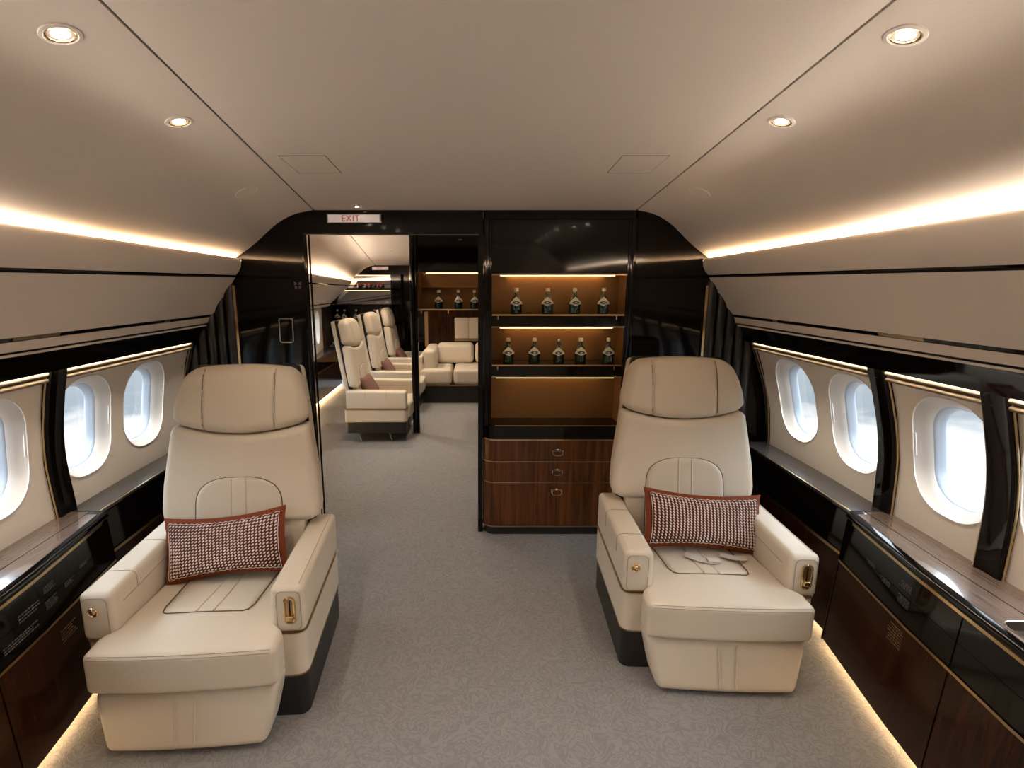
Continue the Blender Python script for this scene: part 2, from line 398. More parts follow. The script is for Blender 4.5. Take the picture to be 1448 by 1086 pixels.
# walls with window cut-outs -------------------------------------------------
WIN = {1: [2.738, 2.278, 1.782, 1.36, .90, .44, -.02, -.48, -.94], -1: [2.672, 2.235, 1.755, 1.29, .83, .37, -.09, -.55, -1.01]}
WZ, WW, WH = .940, .347, .436
def rr_loop(yc, zc, w, h, r, n=10):
    out = []
    for cxs, czs, a0 in ((1, 1, 0), (-1, 1, 90), (-1, -1, 180), (1, -1, 270)):
        for i in range(n + 1):
            a = radians(a0 + 90 * i / n)
            out.append((yc + cxs * (w / 2 - r) + r * cos(a), zc + czs * (h / 2 - r) + r * sin(a)))
    return out
wn = 0
for s, word in ((-1, 'left'), (1, 'right')):
    wl = empty('wall_' + word); struct(wl, f'cream sidewall with oval windows on the {word}', 'wall')
    ws = sorted(WIN[s]); Y0, Y1 = YB, 3.05
    bounds = [Y0] + [(a + b) / 2 for a, b in zip(ws, ws[1:])] + [Y1]
    g = G()
    for i, yc in enumerate(ws):
        ya, yb = bounds[i], bounds[i + 1]; za, zb = .58, 1.34
        inner = rr_loop(yc, WZ, WW, WH, .15)
        loops = [inner]
        outer = []
        for (y, z) in inner:
            dy, dz = y - yc, z - WZ
            t = min((yb - yc) / dy if dy > 1e-6 else (ya - yc) / dy if dy < -1e-6 else 1e9, (zb - WZ) / dz if dz > 1e-6 else (za - WZ) / dz if dz < -1e-6 else 1e9)
            outer.append((yc + dy * t, WZ + dz * t))
        # snap nearest samples to the four cell corners
        for cy, cz in ((ya, za), (ya, zb), (yb, za), (yb, zb)):
            j = min(range(len(outer)), key=lambda q: (outer[q][0] - cy) ** 2 + (outer[q][1] - cz) ** 2); outer[j] = (cy, cz)
        K = 6
        loops = [[(a[0] + (b[0] - a[0]) * k / K, a[1] + (b[1] - a[1]) * k / K) for a, b in zip(inner, outer)] for k in range(K + 1)]
        g.loft([[(wall_x(s, z, y), y, z) for y, z in lp] for lp in loops], caps=False)
    g.build('window_panel', 'panel', wl, ang=60)
    g = G()
    for ya, yb in zip(YS, YS[1:]):
        g.box(min(s * 1.74, s * 1.78), max(s * 1.74, s * 1.78), ya, yb + .001, 0, .60)
    g.build('lower_lining', 'satin', wl, smooth=False)
    # shade header: two soft rails under the valance
    for dz, rr in ((1.206, .011), (1.183, .012)):
        g = G(); g.tube([(wall_x(s, dz, Y) - s * .008, Y, dz) for Y in [YB, -.5, .5, 1., 1.5, 2., 2.5, 3.04]], rr, 10); g.build('shade_rail', 'rail', wl)
    for i, yc in enumerate(WIN[s]):
        wn += 1
        w = empty(f'window_{wn}'); struct(w)
        if i < 4:
            w['label'] = ['cream framed oval window nearest the dark bulkhead on the %s wall' % word,
                          'second oval window from the bulkhead on the %s wall' % word,
                          'third oval window from the bulkhead on the %s wall, nearer the camera' % word,
                          'oval window on the %s wall beside the camera' % word][i]
            w['category'] = 'window'
        prof = [(0, 1., 1., .15), (.004, .985, .988, .148), (.026, .86, .90, .130), (.042, .775, .845, .117), (.046, .765, .838, .115)]
        g = G(); loops = []
        for d, fw, fh, r in prof:
            loops.append([(wall_x(s, z, y) + s * d, y, z) for y, z in rr_loop(yc, WZ, WW * fw, WH * fh, r)])
        g.loft(loops, caps=False); g.build('reveal', 'reveal', w, ang=60)
        g = G(); g.tube([(wall_x(s, z, y) - s * .0005, y, z) for y, z in rr_loop(yc, WZ, WW, WH, .15)], .0028, 6, True); g.build('lip', 'lip', w)  # pale ring puts the edge highlight into the lip colour
        g = G(); loops = []
        for d, sc_, r in ((.046, 1., .115), (.049, .972, .111), (.060, .945, .107), (.064, .93, .104), (.078, .885, .098), (.084, .88, .097)):
            loops.append([(wall_x(s, z, y) + s * d, y, z) for y, z in rr_loop(yc, WZ, WW * .765 * sc_, WH * .838 * (sc_ * .7 + .3), r)])
        g.loft(loops, caps=False); g.build('gasket', 'gasket', w, ang=60)
        g = G(); lp = rr_loop(yc, WZ, WW * .765 * .91, WH * .838 * .94, .10)
        g.loft([[(wall_x(s, z, y) + s * .080, y, z) for y, z in lp], [(wall_x(s, z, y) + s * .0825, y, z) for y, z in lp]]); g.build('pane', 'glass', w)
        if i in (1, 2):
            yt = yc + WW / 2 * .985
            g = G(); g.tube([(wall_x(s, z, yt) + s * .004, yt - .002, z) for z in (.90, .93, .96, .99)], .0035, 6); g.build('shade_tab', 'lip', w)

# black window pillars with gilt edges
PIL = {1: [2.075, 1.585, 1.13, .2, -.7], -1: [2.045, 1.53, 1.06, .1, -.8]}
tn = 0
for s, word in ((-1, 'left'), (1, 'right')):
    for i, yc in enumerate(PIL[s] + [3.075]):
        tn += 1
        hw = .048 if i < 5 else .035
        t = empty(f'trim_{tn}'); struct(t)
        if i in (0, 1, 5): t['label'] = f'curved black lacquer pillar with gilt edges, ' + {0: f'second from the bulkhead on the {word} wall', 1: f'beside the camera on the {word} wall', 5: f'where the {word} wall meets the bulkhead'}[i]; t['category'] = 'pillar'
        zs = [.60 + .63 * k / 14 for k in range(15)]
        g = G(); loops = []
        for z in zs:
            x = wall_x(s, z, yc); dd = .026
            sec = [(0.015, -hw), (-dd * .5, -hw), (-dd * .95, -hw * .82), (-dd * .80, -hw * .3), (-dd * .78, hw * .3), (-dd * .95, hw * .82), (-dd * .5, hw), (.015, hw)]
            loops.append([(x + s * a, yc + b, z) for a, b in sec])
        g.loft(loops); g.build('pillar_body', 'black', t)
        for e in (-1, 1):
            g = G(); g.tube([(wall_x(s, z, yc) - s * .012, yc + e * (hw + .003), z) for z in zs], .0035, 6); g.build('gilt_edge', 'brass', t)

# ------------------------------------------------------------------ side cabinets
def placard(par, s, Y, z, w, h, n, mat='placard', off=.0015, lean=0.):
    """rows of tiny print on the fascia"""
    g = G(); rnd = random.Random(int(Y * 1000 + z * 100))
    for k in range(n):
        zz = z + h / 2 - h * (k + .5) / n; y = Y - w / 2; th = h / n * .2
        end = Y + w / 2 - rnd.random() * w * .3
        while y < end:
            l = .004 + rnd.random() * .012; y2 = min(y + l, end)
            x0, x1 = s * (fas(y, zz) - off), s * (fas(y2, zz) - off)
            if y2 - y > .0015:
                g.add([(x0, y, zz - th), (x1, y2, zz - th), (x1, y2, zz + th), (x0, y, zz + th), (x0 + s * .002, y, zz - th), (x1 + s * .002, y2, zz - th), (x1 + s * .002, y2, zz + th), (x0 + s * .002, y, zz + th)],
                      [(0, 1, 2, 3), (4, 7, 6, 5), (0, 4, 5, 1), (2, 6, 7, 3)])
            y = y2 + .003
    return g.build('placard_print', mat, par, smooth=False)
def fas(Y, z):
    return front_h(Y) - .045 * max(0, min(1, (.60 - z) / .57))
for s, word in ((-1, 'left'), (1, 'right')):
    c = empty('credenza'); tag(c, f'low walnut and black credenza with glossy veneer top along the {word} wall', 'cabinet')
    CY = [YB, -1., -.3, .3, .8, 1.0, 1.2, 1.4, 1.6, 1.85, 2.06]
    X = lambda s, h: s * h
    def strip(name, prof, mat, Ys=CY, bevel=0):
        g = G(); side_strip(g, s, prof, Ys, fx=X); return g.build(name, mat, c, bevel=bevel)
    strip('carcass', lambda Y: [(fas(Y, .405) + .004, .402), (fas(Y, .585) + .004, .588), (1.66, .588), (1.66, .402)], 'black')
    strip('carcass_base', lambda Y: [(fas(Y, .03) + .015, .03), (fas(Y, .4) + .015, .402), (1.66, .402), (1.66, .03)], 'satin')
    edges = [2.058, 1.415, .78, .15, -.5, -1.1, YB] if s > 0 else [2.058, 1.38, .75, .12, -.5, -1.1, YB]
    for a, b_ in zip(edges, edges[1:]):
        ys = [b_ + .003] + [q for q in CY if b_ + .02 < q < a - .02] + [a - .003]
        strip('door', lambda Y: [(fas(Y, .035), .035), (fas(Y, .39), .392), (fas(Y, .39) + .014, .392), (fas(Y, .035) + .014, .035)], 'walnut', ys)
        strip('fascia_panel', lambda Y: [(fas(Y, .41), .410), (fas(Y, .495), .494), (fas(Y, .495) + .006, .494), (fas(Y, .41) + .006, .410)], 'black', ys)
        strip('fascia_panel', lambda Y: [(fas(Y, .496), .496), (fas(Y, .575), .576), (fas(Y, .575) + .006, .576), (fas(Y, .496) + .006, .496)], 'black', ys)
    strip('lower_gilt_trim', lambda Y: [(fas(Y, .4) - .003, .396), (fas(Y, .4) - .003, .406), (fas(Y, .4) + .008, .406), (fas(Y, .4) + .008, .396)], 'gold')
    strip('upper_gilt_trim', lambda Y: [(fas(Y, .58) - .003, .578), (fas(Y, .58) - .003, .589), (fas(Y, .58) + .008, .589), (fas(Y, .58) + .008, .578)], 'gold', [q for q in CY[:-1]] + [2.02])
    strip('top_slab', lambda Y: [(front_h(Y) - .008, .592), (front_h(Y) - .012, .600), (front_h(Y) - .010, .612), (front_h(Y) + .002, .619), (1.735, .619), (1.735, .592)], 'black', CY[:-1] + [2.062])
    strip('top_veneer', lambda Y: [(front_h(Y) + .016, .616), (front_h(Y) + .017, .6205), (1.60 + (front_h(Y) - 1.54) * .4, .6205), (1.60 + (front_h(Y) - 1.54) * .4, .616)], 'veneer', CY[:-1] + [2.03])
    strip('rear_veneer', lambda Y: [(1.604 + (front_h(Y) - 1.54) * .4, .616), (1.604 + (front_h(Y) - 1.54) * .4, .6205), (1.73, .6205), (1.73, .616)], 'veneer', CY[:-1] + [2.055])
    strip('end_panel', lambda Y: [(fas(Y, .03) - .002, .03), (fas(Y, .58) - .002, .585), (1.66, .585), (1.66, .03)], 'black', [2.056, 2.064])
    strip('toe_light', lambda Y: [(fas(Y, .03) + .020, .018), (fas(Y, .03) + .020, .029), (fas(Y, .03) + .030, .029), (fas(Y, .03) + .030, .018)], 'toe_led', CY)
    strip('toe_kick', lambda Y: [(fas(Y, .03) + .035, .0), (fas(Y, .03) + .035, .03), (1.66, .03), (1.66, .0)], 'satin', CY)
    # recessed latch with a chrome rim at the near end of the veneer
    Yq = 1.27
    g = G(); yy = [Yq - .09, Yq - .09, Yq + .06, Yq + .06]; hh = front_h(Yq)
    lp = [(s * (hh + .03 + .10 * u), Yq - .10 + .16 * v, .6215) for u, v in rr_loop(.5, .5, 1, 1, .25, 5)]
    g.tube(lp, .002, 6, True); g.build('pop_up_rim', 'chrome', c)
    g = G(); g.loft([[(p[0], p[1], .620) for p in lp], [(p[0], p[1], .6212) for p in lp]]); g.build('pop_up_lid', 'black', c)
    placard(c, s, 1.86, .50, .06, .014, 2)
    placard(c, s, 1.76, .485, .06, .020, 3)
    placard(c, s, 1.66, .528, .07, .026, 4)
    placard(c, s, 1.655, .475, .07, .032, 5)
    if s > 0: placard(c, s, 1.655, .345, .085, .07, 7, 'brass')
    else:
        placard(c, s, 1.55, .505, .10, .03, 3); placard(c, s, 1.50, .45, .16, .025, 3); placard(c, s, 1.70, .33, .09, .05, 5, 'brass')
    # far, slightly recessed cabinet up to the bulkhead
    f = empty('side_cabinet'); tag(f, f'dark ledge cabinet beside the {word} seat back, running to the bulkhead', 'cabinet')
    FY = [2.068, 2.4, 2.8, 3.045]
    fh = lambda Y: (1.562 if s > 0 else 1.580) + (Y - 2.07) * .036
    def strip2(name, prof, mat, Ys=FY):
        g = G(); side_strip(g, s, prof, Ys, fx=X); return g.build(name, mat, f)
    strip2('carcass', lambda Y: [(fh(Y) - .03, .04), (fh(Y), .60), (1.70, .60), (1.66, .04)], 'black')
    strip2('ledge', lambda Y: [(fh(Y) - .008, .602), (fh(Y) - .008, .614), (fh(Y) - .002, .619), (1.72, .619), (1.72, .602)], 'ledge')
    strip2('ledge_gilt_trim', lambda Y: [(fh(Y) - .012, .6145), (fh(Y) - .012, .6195), (fh(Y) - .006, .6195), (fh(Y) - .006, .6145)], 'brass')
    for a, b_ in ((2.07, 2.55), (2.556, 3.04)):
        strip2('door', lambda Y: [(fh(Y) - .036, .045), (fh(Y) - .016, .405), (fh(Y), .405), (fh(Y) - .02, .045)], 'walnut', [a, b_])
        strip2('drawer', lambda Y: [(fh(Y) - .014, .43), (fh(Y) - .006, .595), (fh(Y) + .002, .595), (fh(Y) - .006, .43)], 'black', [a, b_])
    strip2('gilt_trim', lambda Y: [(fh(Y) - .018, .410), (fh(Y) - .018, .424), (fh(Y), .424), (fh(Y), .410)], 'gold')
    strip2('toe_light', lambda Y: [(fh(Y) - .004, .022), (fh(Y) - .004, .036), (fh(Y) + .01, .036), (fh(Y) + .01, .022)], 'toe_led')
    strip2('toe_kick', lambda Y: [(fh(Y) + .015, 0), (fh(Y) + .015, .04), (1.70, .04), (1.70, 0)], 'satin')

# cabin end behind the photographer
g = G(); g.box(-2, 2, YB - .05, YB, 0, 2.2); struct(g.build('wall_back', 'bin', smooth=False))

# ------------------------------------------------------------------ bulkhead
w = empty('wall_bulkhead'); struct(w, 'glossy black bulkhead wall between the two cabins', 'wall')
g = G(); g.prism([(-1.80, 0), (-.99, 0), (-.99, 2.23), (-1.86, 2.23), (-1.86, 1.25)], 1, D, D + .05); g.build('side_plate', 'black', w)
g = G(); g.box(.90, 1.80, D, D + .05, 0, 2.23); g.build('side_plate', 'black', w)
g = G(); g.box(-.99, .02, D, D + .05, 1.828, 2.23); g.build('lintel', 'black', w)
g = G(); g.box(.02, .90, D, D + .05, 1.946, 2.23); g.build('lintel', 'black', w)
g = G(); g.box(-.985, .01, D - .002, D + .052, 1.818, 1.828); g.build('lintel_trim', 'satin', w)
# door posts
for x, r in ((-.985, .016),):
    g = G(); g.tube([(x, D + .01, 0), (x, D + .01, 1.825)], r, 16); g.build('door_post', 'black', w)
g = G(); g.tube([(-.962, D + .03, 0), (-.962, D + .03, 1.825)], .006, 10); g.build('door_bead', 'black', w)
g = G(); g.box(.004, .034, D + .03, D + .10, 0, 1.95); g.build('door_post', 'black', w)
for s, xg in ((-1, -1.395), (1, 1.316)):
    g = G(); n = 5
    for i in range(n):
        x = xg + s * (.035 + .058 * i)
        g.lathe([(.0, .60), (.028, .60), (.028, 1.56), (0, 1.56)], (x, D - .004, 0), 14)
    o = g.build('pleated_panel', 'pleat', w)
    g = G(); g.box(xg - .007, xg + .007, D - .016, D, .6, 1.535); g.build('gilt_strip', 'gold', w)
g = G()
for sx in (-1, 1):
    for z0, z1, a_, b_ in ((1.537, 1.556, .003, .020), (1.517, 1.534, .002, .016)):
        g.prism([(-1.032 + sx * a_, z0 + .004), (-1.032 + sx * b_, z0), (-1.032 + sx * (b_ + .001), z1), (-1.032 + sx * (a_ + .006), z1 - .003)], 1, D - .002, D + .001)
g.build('crest_emblem', 'placard', w, smooth=False)

# small framed wall unit on the left bulkhead
u = empty('wall_handset', (-1.112, D - .001, 1.278)); tag(u, 'small black screen in a metal frame on the left black bulkhead', 'wall screen')
g = G(); lp = [(x, z) for x, z in rr_loop(0, 0, .078, .135, .008, 3)]
g.tube([(x, -.006, z) for x, z in lp], .0035, 6, True); g.build('frame', 'chrome', u)
g = G(); g.box(-.036, .036, -.006, 0.001, -.064, .064); g.build('screen', 'black', u, smooth=False)
g = G(); g.box(-.030, .030, -.012, -.004, -.072, -.066); g.build('brass_lip', 'gold', u)

# EXIT sign
e = empty('exit_sign', (-.691, D - .001, 1.904)); tag(e, 'lit white EXIT sign with red letters on the lintel above the doorway', 'sign')
g = G(); g.box(-.152, .152, -.012, .001, -.025, .025); g.build('housing', 'chrome', e, bevel=.003)
g = G(); g.box(-.143, .143, -.0145, -.010, -.020, .020); g.build('lit_panel', 'sign', e, bevel=.002)
fc = bpy.data.curves.new('exit_letters', 'FONT'); fc.body = 'EXIT'; fc.size = .046; fc.extrude = .0008; fc.align_x = 'CENTER'; fc.align_y = 'CENTER'; fc.space_character = 1.12
fo = bpy.data.objects.new('exit_letters', fc); COL.objects.link(fo); fo.parent = e; fo.location = (-.018, -.0155, -.001); fo.rotation_euler = (pi / 2, 0, 0)
fc.materials.append(M['signred'])
def letters(fo, par):
    bpy.context.view_layer.update()
    me = bpy.data.meshes.new_from_object(fo.evaluated_get(bpy.context.evaluated_depsgraph_get()))
    o = bpy.data.objects.new('exit_letters', me); COL.objects.link(o); o.parent = par; o.location = fo.location; o.rotation_euler = fo.rotation_euler
    me.materials.clear(); me.materials.append(M['signred'])
    bpy.data.objects.remove(fo); return o
letters(fo, e)

# ------------------------------------------------------------------ ceiling fixtures
def basis(n):
    return n.to_track_quat('Z', 'Y').to_matrix()
DL = [((-.850, 1.196), 'lit recessed downlight in the ceiling, nearest on the left'), ((-.885, 1.691), 'lit recessed downlight in the ceiling left of the seam, farther back'),
      ((.883, 1.209), 'lit recessed downlight in the ceiling, nearest on the right'), ((.905, 1.697), 'lit recessed downlight in the ceiling right of the seam, farther back'),
      ((-.651, 3.0), 'tiny lit downlight in the ceiling just in front of the EXIT sign'),
      ((-.80, .65), ''), ((.80, .65), ''), ((-.78, .0), ''), ((.78, .0), ''), ((-.78, -.7), ''), ((.78, -.7), '')]
for i, ((x, y), lab) in enumerate(DL):
    p, n = ceil_frame(x, y)
    o = empty('downlight', p); o.rotation_mode = 'QUATERNION'; o.rotation_quaternion = n.to_track_quat('Z', 'Y')
    tag(o, lab or 'recessed downlight in the ceiling behind the camera', 'downlight', 'ceiling downlights')
    k = .034 if i != 4 else .022
    g = G(); g.lathe([(k * .80, -.004), (k * .82, .002), (k * .92, .004), (k * 1.12, .003), (k * 1.16, 0), (k * 1.16, -.004)], n=32); g.build('trim_ring', 'bin', o)
    g = G(); g.lathe([(k * .81, .003), (k * .74, .002), (k * .66, -.006), (k * .60, -.010)], n=32); g.build('reflector', 'gold', o)
    g = G(); g.lathe([(0, .0035), (k * .30, .003), (k * .50, .0005), (k * .60, -.006), (k * .55, -.008), (0, -.008)], n=24); g.build('lamp_lens', 'lamp', o)
    L = bpy.data.lights.new('downlight_beam', 'SPOT'); L.energy = (7.5 if i < 4 else 3 if i == 4 else 1.6); L.color = (1, .90, .78); L.spot_size = radians(110); L.spot_blend = .9; L.shadow_soft_size = .03
    lo = bpy.data.objects.new('downlight_beam', L); COL.objects.link(lo); lo.parent = o
    lo.location = (0, 0, .012); lo.rotation_euler = (pi, 0, 0)
for (x, y), word in (((-1.024, 2.467), 'left'), ((1.001, 2.503), 'right')):
    p, n = ceil_frame(x, y)
    o = empty('round_cover', p); o.rotation_mode = 'QUATERNION'; o.rotation_quaternion = n.to_track_quat('Z', 'Y')
    tag(o, f'flush round cover disc on the {word} curve of the ceiling', 'ceiling cover')
    g = G(); g.lathe([(0, .003), (.046, .003), (.046, -.003)], n=32); g.build('disc', 'ceiling', o)
    g = G(); g.tube([(.0485 * cos(2 * pi * q / 32), .0485 * sin(2 * pi * q / 32), .001) for q in range(32)], .0022, 6, True); g.build('rim', 'lip', o)
for x0, x1, word in ((-.738, -.565, 'left'), (.540, .712, 'right')):
    g = G(); q = [Vector((x, y, seam(y)[1])) for x, y in ((x0, 2.09), (x1, 2.09), (x1, 2.325), (x0, 2.325))]
    o = empty('access_panel', (0, 0, 0)); tag(o, f'flush rectangular access panel in the ceiling centre, {word} of the two', 'access panel')
    g.loft([[(v.x, v.y, v.z - .0012) for v in q], [(v.x, v.y, v.z + .002) for v in q]]); g.build('cover', 'ceiling', o)
    cen = sum(q, Vector()) / 4
    g = G()
    for a, b_ in zip(q, q[1:] + q[:1]): g.tube([a + (a - cen).normalized() * .001, b_ + (b_ - cen).normalized() * .001], .0017, 4)
    g.build('joint_line', 'crease', o)

# ------------------------------------------------------------------ bar cabinet in the middle of the bulkhead
XA, XB, YF = .036, .905, 3.085
cb = empty('bar_cabinet', (.47, YF, 0)); tag(cb, 'tall black lacquer bar cabinet with lit shelves above three walnut drawers', 'cabinet')
def cpart(g, name, mat, parent=cb, **k):
    g.v = [(x - .47, y - YF, z) for x, y, z in g.v]
    return g.build(name, mat, parent, **k)
def front_poly(x0, x1, y0, y1, r, n=8):
    out = [(x1, y1), (x0, y1)]
    out += [(x0 + r - r * cos(pi / 2 * i / n), y0 + r - r * sin(pi / 2 * i / n)) for i in range(n + 1)]
    out += [(x1 - r + r * sin(pi / 2 * i / n), y0 + r - r * cos(pi / 2 * i / n)) for i in range(n + 1)]
    return out
YR = 3.46
def slab(z0, z1, d=0., r=.075): 
    g = G(); g.prism(front_poly(XA - d, XB + d, YF - d, YR, r + d), 2, z0, z1); return g
cpart(slab(0, .052, -.012), 'plinth', 'plinth')
cpart(slab(.053, .061, .002), 'gilt_trim', 'brass')
for z0, z1, zh in ((.064, .343, .291), (.349, .476, .420), (.482, .614, .546)):
    d = cpart(slab(z0, z1), 'drawer', 'walnut_drawer')
    h = G(); hx = .487 - .47; y = -.012
    hp = [(hx + .030 * sin(t), y - .004, zh - .010 - .013 * cos(t)) for t in [radians(-85 + 17 * q) for q in range(11)]]
    h.tube(hp, .0028, 6)
    for sx in (-1, 1):
        h.lathe([(0, -.002), (.0075, -.002), (.0075, .004), (.004, .010), (0, .011)], (hx + sx * .0295, -.001, zh + .004), 12, axis=Vector((0, -1, 0)))
        h.tube([(hx + sx * .0295, -.004, zh + .004), (hx + sx * .0297, y - .004, zh - .009)], .0028, 6)
        h.tube([(hx + sx * (.012 + .007 * cos(t)), -.003, zh + .006 + .006 * sin(t)) for t in [2 * pi * q / 10 for q in range(10)]], .002, 5, True)
    h.lathe([(0, -.002), (.010, -.002), (.008, .003), (.004, .006), (0, .0065)], (hx, 0, zh + .008), 14, axis=Vector((0, -1, 0)))
    h.build('handle', 'chrome' if zh > .3 else 'brass', d)
for z in (.346, .479): cpart(slab(z - .003, z + .003, .002), 'gilt_trim', 'brass')
cpart(slab(.615, .622, .003), 'gilt_trim', 'gold')
cpart(slab(.622, .703, .004), 'counter', 'black')
g = G(); g.box(XA + .07, XB - .07, YF + .002, YF + .006, .703, .707); cpart(g, 'counter_trim', 'brass')
U0, U1, UY = .082, .862, YF + .02
# carcass of the upper part
for nm, bxs in (('side_panel', (U0 - .01, U0, UY + .01, YR, .703, 1.93)), ('side_panel', (U1, U1 + .01, UY + .01, YR, .703, 1.93))):
    g = G(); g.box(*bxs); cpart(g, nm, 'niche', smooth=False)
for z0, z1 in ((.703, 1.0), (1.076, 1.295), (1.371, 1.598)):
    g = G(); g.box(U0, U1, YR - .17, YR - .15, z0, z1); cpart(g, 'niche_back', 'niche', smooth=False)
g = G(); g.box(U0, U1, YR - .15, YR, .703, 1.93); cpart(g, 'carcass', 'satin', smooth=False)
g = G(); g.box(U0, U1, UY, UY + .02, 1.604, 1.902); cpart(g, 'upper_panel', 'black', bevel=.002)
g = G(); g.box(U0, U1, UY + .02, YR, 1.612, 1.93); cpart(g, 'upper_box', 'satin', smooth=False)
g = G(); g.prism(front_poly(XA, XB, YF + .01, YR, .03), 2, 1.904, 1.945); cpart(g, 'cornice', 'black')
for z0, z1 in ((1.003, 1.064), (1.299, 1.358)):
    g = G(); g.box(U0, U1, UY, YR - .15, z0, z1); cpart(g, 'shelf_box', 'black', bevel=.002)
for z in (1.366, 1.071):
    g = G(); g.box(U0, U1 , UY - .005, YR - .17, z - .007, z + .003); cpart(g, 'shelf', 'glassshelf', bevel=.001)
    g = G(); g.box(U0 + .004, U1 - .012, UY - .012, UY - .006, z - .003, z + .005)
    for x in (U0 + .038, U1 - .055): g.box(x - .003, x + .003, UY - .012, UY - .006, z - .026, z)
    cpart(g, 'shelf_rail', 'gold', smooth=False)
for z in (1.596, 1.296, 1.0):
    g = G(); g.box(U0 + .002, U1 - .002, UY - .004, UY + .004, z - .003, z + .004); cpart(g, 'light_rail', 'brass', smooth=False)
    g = G(); g.box(U0 + .10, U1 - .10, YR - .195, YR - .185, z - .004, z - .001); cpart(g, 'light_strip', 'niche_fill_led', smooth=False)  # hidden rear strip added so the niche backs glow strongest at the top
    g = G(); g.box(U0 + (.05 if z > 1.1 else .03), U1 - (.07 if z > 1.1 else .05), UY + .006, UY + .010, z - .0075, z - .001); cpart(g, 'light_strip', 'shelf_led', smooth=False)
# rounded gloss posts
for x, r in ((.058, .021), (.884, .021)):
    g = G(); g.lathe([(0, .703), (r, .703), (r, 1.905), (0, 1.905)], (x - .004 if x < .4 else x + .004, UY + .006, 0), 20); cpart(g, 'post', 'black')
    g = G(); g.lathe([(0, .703), (r * .45, .703), (r * .45, 1.905), (0, 1.905)], (x + (.017 if x < .4 else -.017), UY + .004, 0), 14); cpart(g, 'post_bead', 'black')

# ------------------------------------------------------------------ bottles
def bottle_mesh_parts(root, ball=False):
    g = G(); g.lathe([(0, 0), (.030, 0), (.034, .003), (.0345, .018), (.0335, .045), (.0375, .056), (.0335, .074), (.0225, .093), (.0125, .106), (.0105, .112), (.0105, .132), (0, .132)], n=24)
    # shoulders widen slightly like the flask in the photograph
    g.build('flask', 'bottle', root)
    g = G()
    if ball: g.lathe([(0, .128), (.007, .129), (.0105, .136), (.0105, .140), (.007, .147), (0, .149)], n=16); g.build('stopper', 'chrome', root)
    else: g.lathe([(0, .130), (.0125, .130), (.0130, .133), (.0128, .148), (.0115, .1505), (0, .1505)], n=18); g.build('cap', 'foil', root)
    # bell shaped label wrapped on the shoulder
    def rad(z): return interp(z, [(.040, .034), (.045, .0335), (.056, .0375), (.074, .0335), (.093, .0225), (.106, .0125)]) + .0006
    def patch(zlo, zhi, half, mat, name, par, off=0.):
        g = G(); rows = []; n = 14
        for j in range(7):
            row = []
            for i in range(n + 1):
                u = -1 + 2 * i / n
                lo, hi = zlo(u), zhi(u); z = lo + (hi - lo) * j / 6; r = rad(z) + off
                a = -pi / 2 + half * u
                row.append((r * cos(a), r * sin(a), z))
            rows.append(row)
        g.loft(rows, caps=False, closed=False); return g.build(name, mat, par)
    lab = patch(lambda u: .058 - .008 * cos(pi * u * .5) + (.004 * abs(u)) - .003 * cos(pi * u * 2), lambda u: .100 - .036 * abs(u) ** 1.6, 1.25, 'label', 'label', root)
    patch(lambda u: .066 - .008 * (1 - u * u), lambda u: .066 + .009 * (1 - u * u), .72, 'ink', 'emblem', lab, .0006)
    patch(lambda u: .066 - .0035 * (1 - u * u), lambda u: .066 + .0035 * (1 - u * u), .26, 'label', 'emblem_center', lab, .0010)
def make_bottle(ball=False):
    r = empty('liquor_bottle'); bottle_mesh_parts(r, ball); return r
far6 = ['leftmost', 'second from left', 'third from left', 'third from right', 'second from right', 'rightmost']
proto = make_bottle(); used = [False]
def place_bottle(x, y, z, label, group, scale=1., src=None):
    if src is None:
        src = proto
        o = src if not used[0] else copy_tree(src); used[0] = True
    else: o = src
    o.location = (x, y, z); o.scale = (scale,) * 3; tag(o, label, 'bottle', group); o.rotation_euler[2] = random.uniform(-.2, .2); return o
yb_ = UY + .075
place = ['leftmost of four', 'second from left of four', 'third from left of four', 'rightmost of four']
for i, x in enumerate((.231, .416, .577, .747)):
    place_bottle(x, yb_, 1.3695, f'small green bottle with cream cap on the bar upper shelf, {place[i]}', 'bottles on the upper bar shelf')
names5 = ['leftmost', 'second from the left', 'middle', 'second from the right', 'rightmost']
for i, x in enumerate((.186, .343, .491, .622, .791)):
    if i == 2: place_bottle(x, yb_, 1.0745, 'green bottle with round silver stopper, middle of the bar lower shelf', 'bottles on the lower bar shelf', .97, make_bottle(True))
    else: place_bottle(x, yb_, 1.0745, f'small green bottle with cream cap on the bar lower shelf, {names5[i]}', 'bottles on the lower bar shelf')

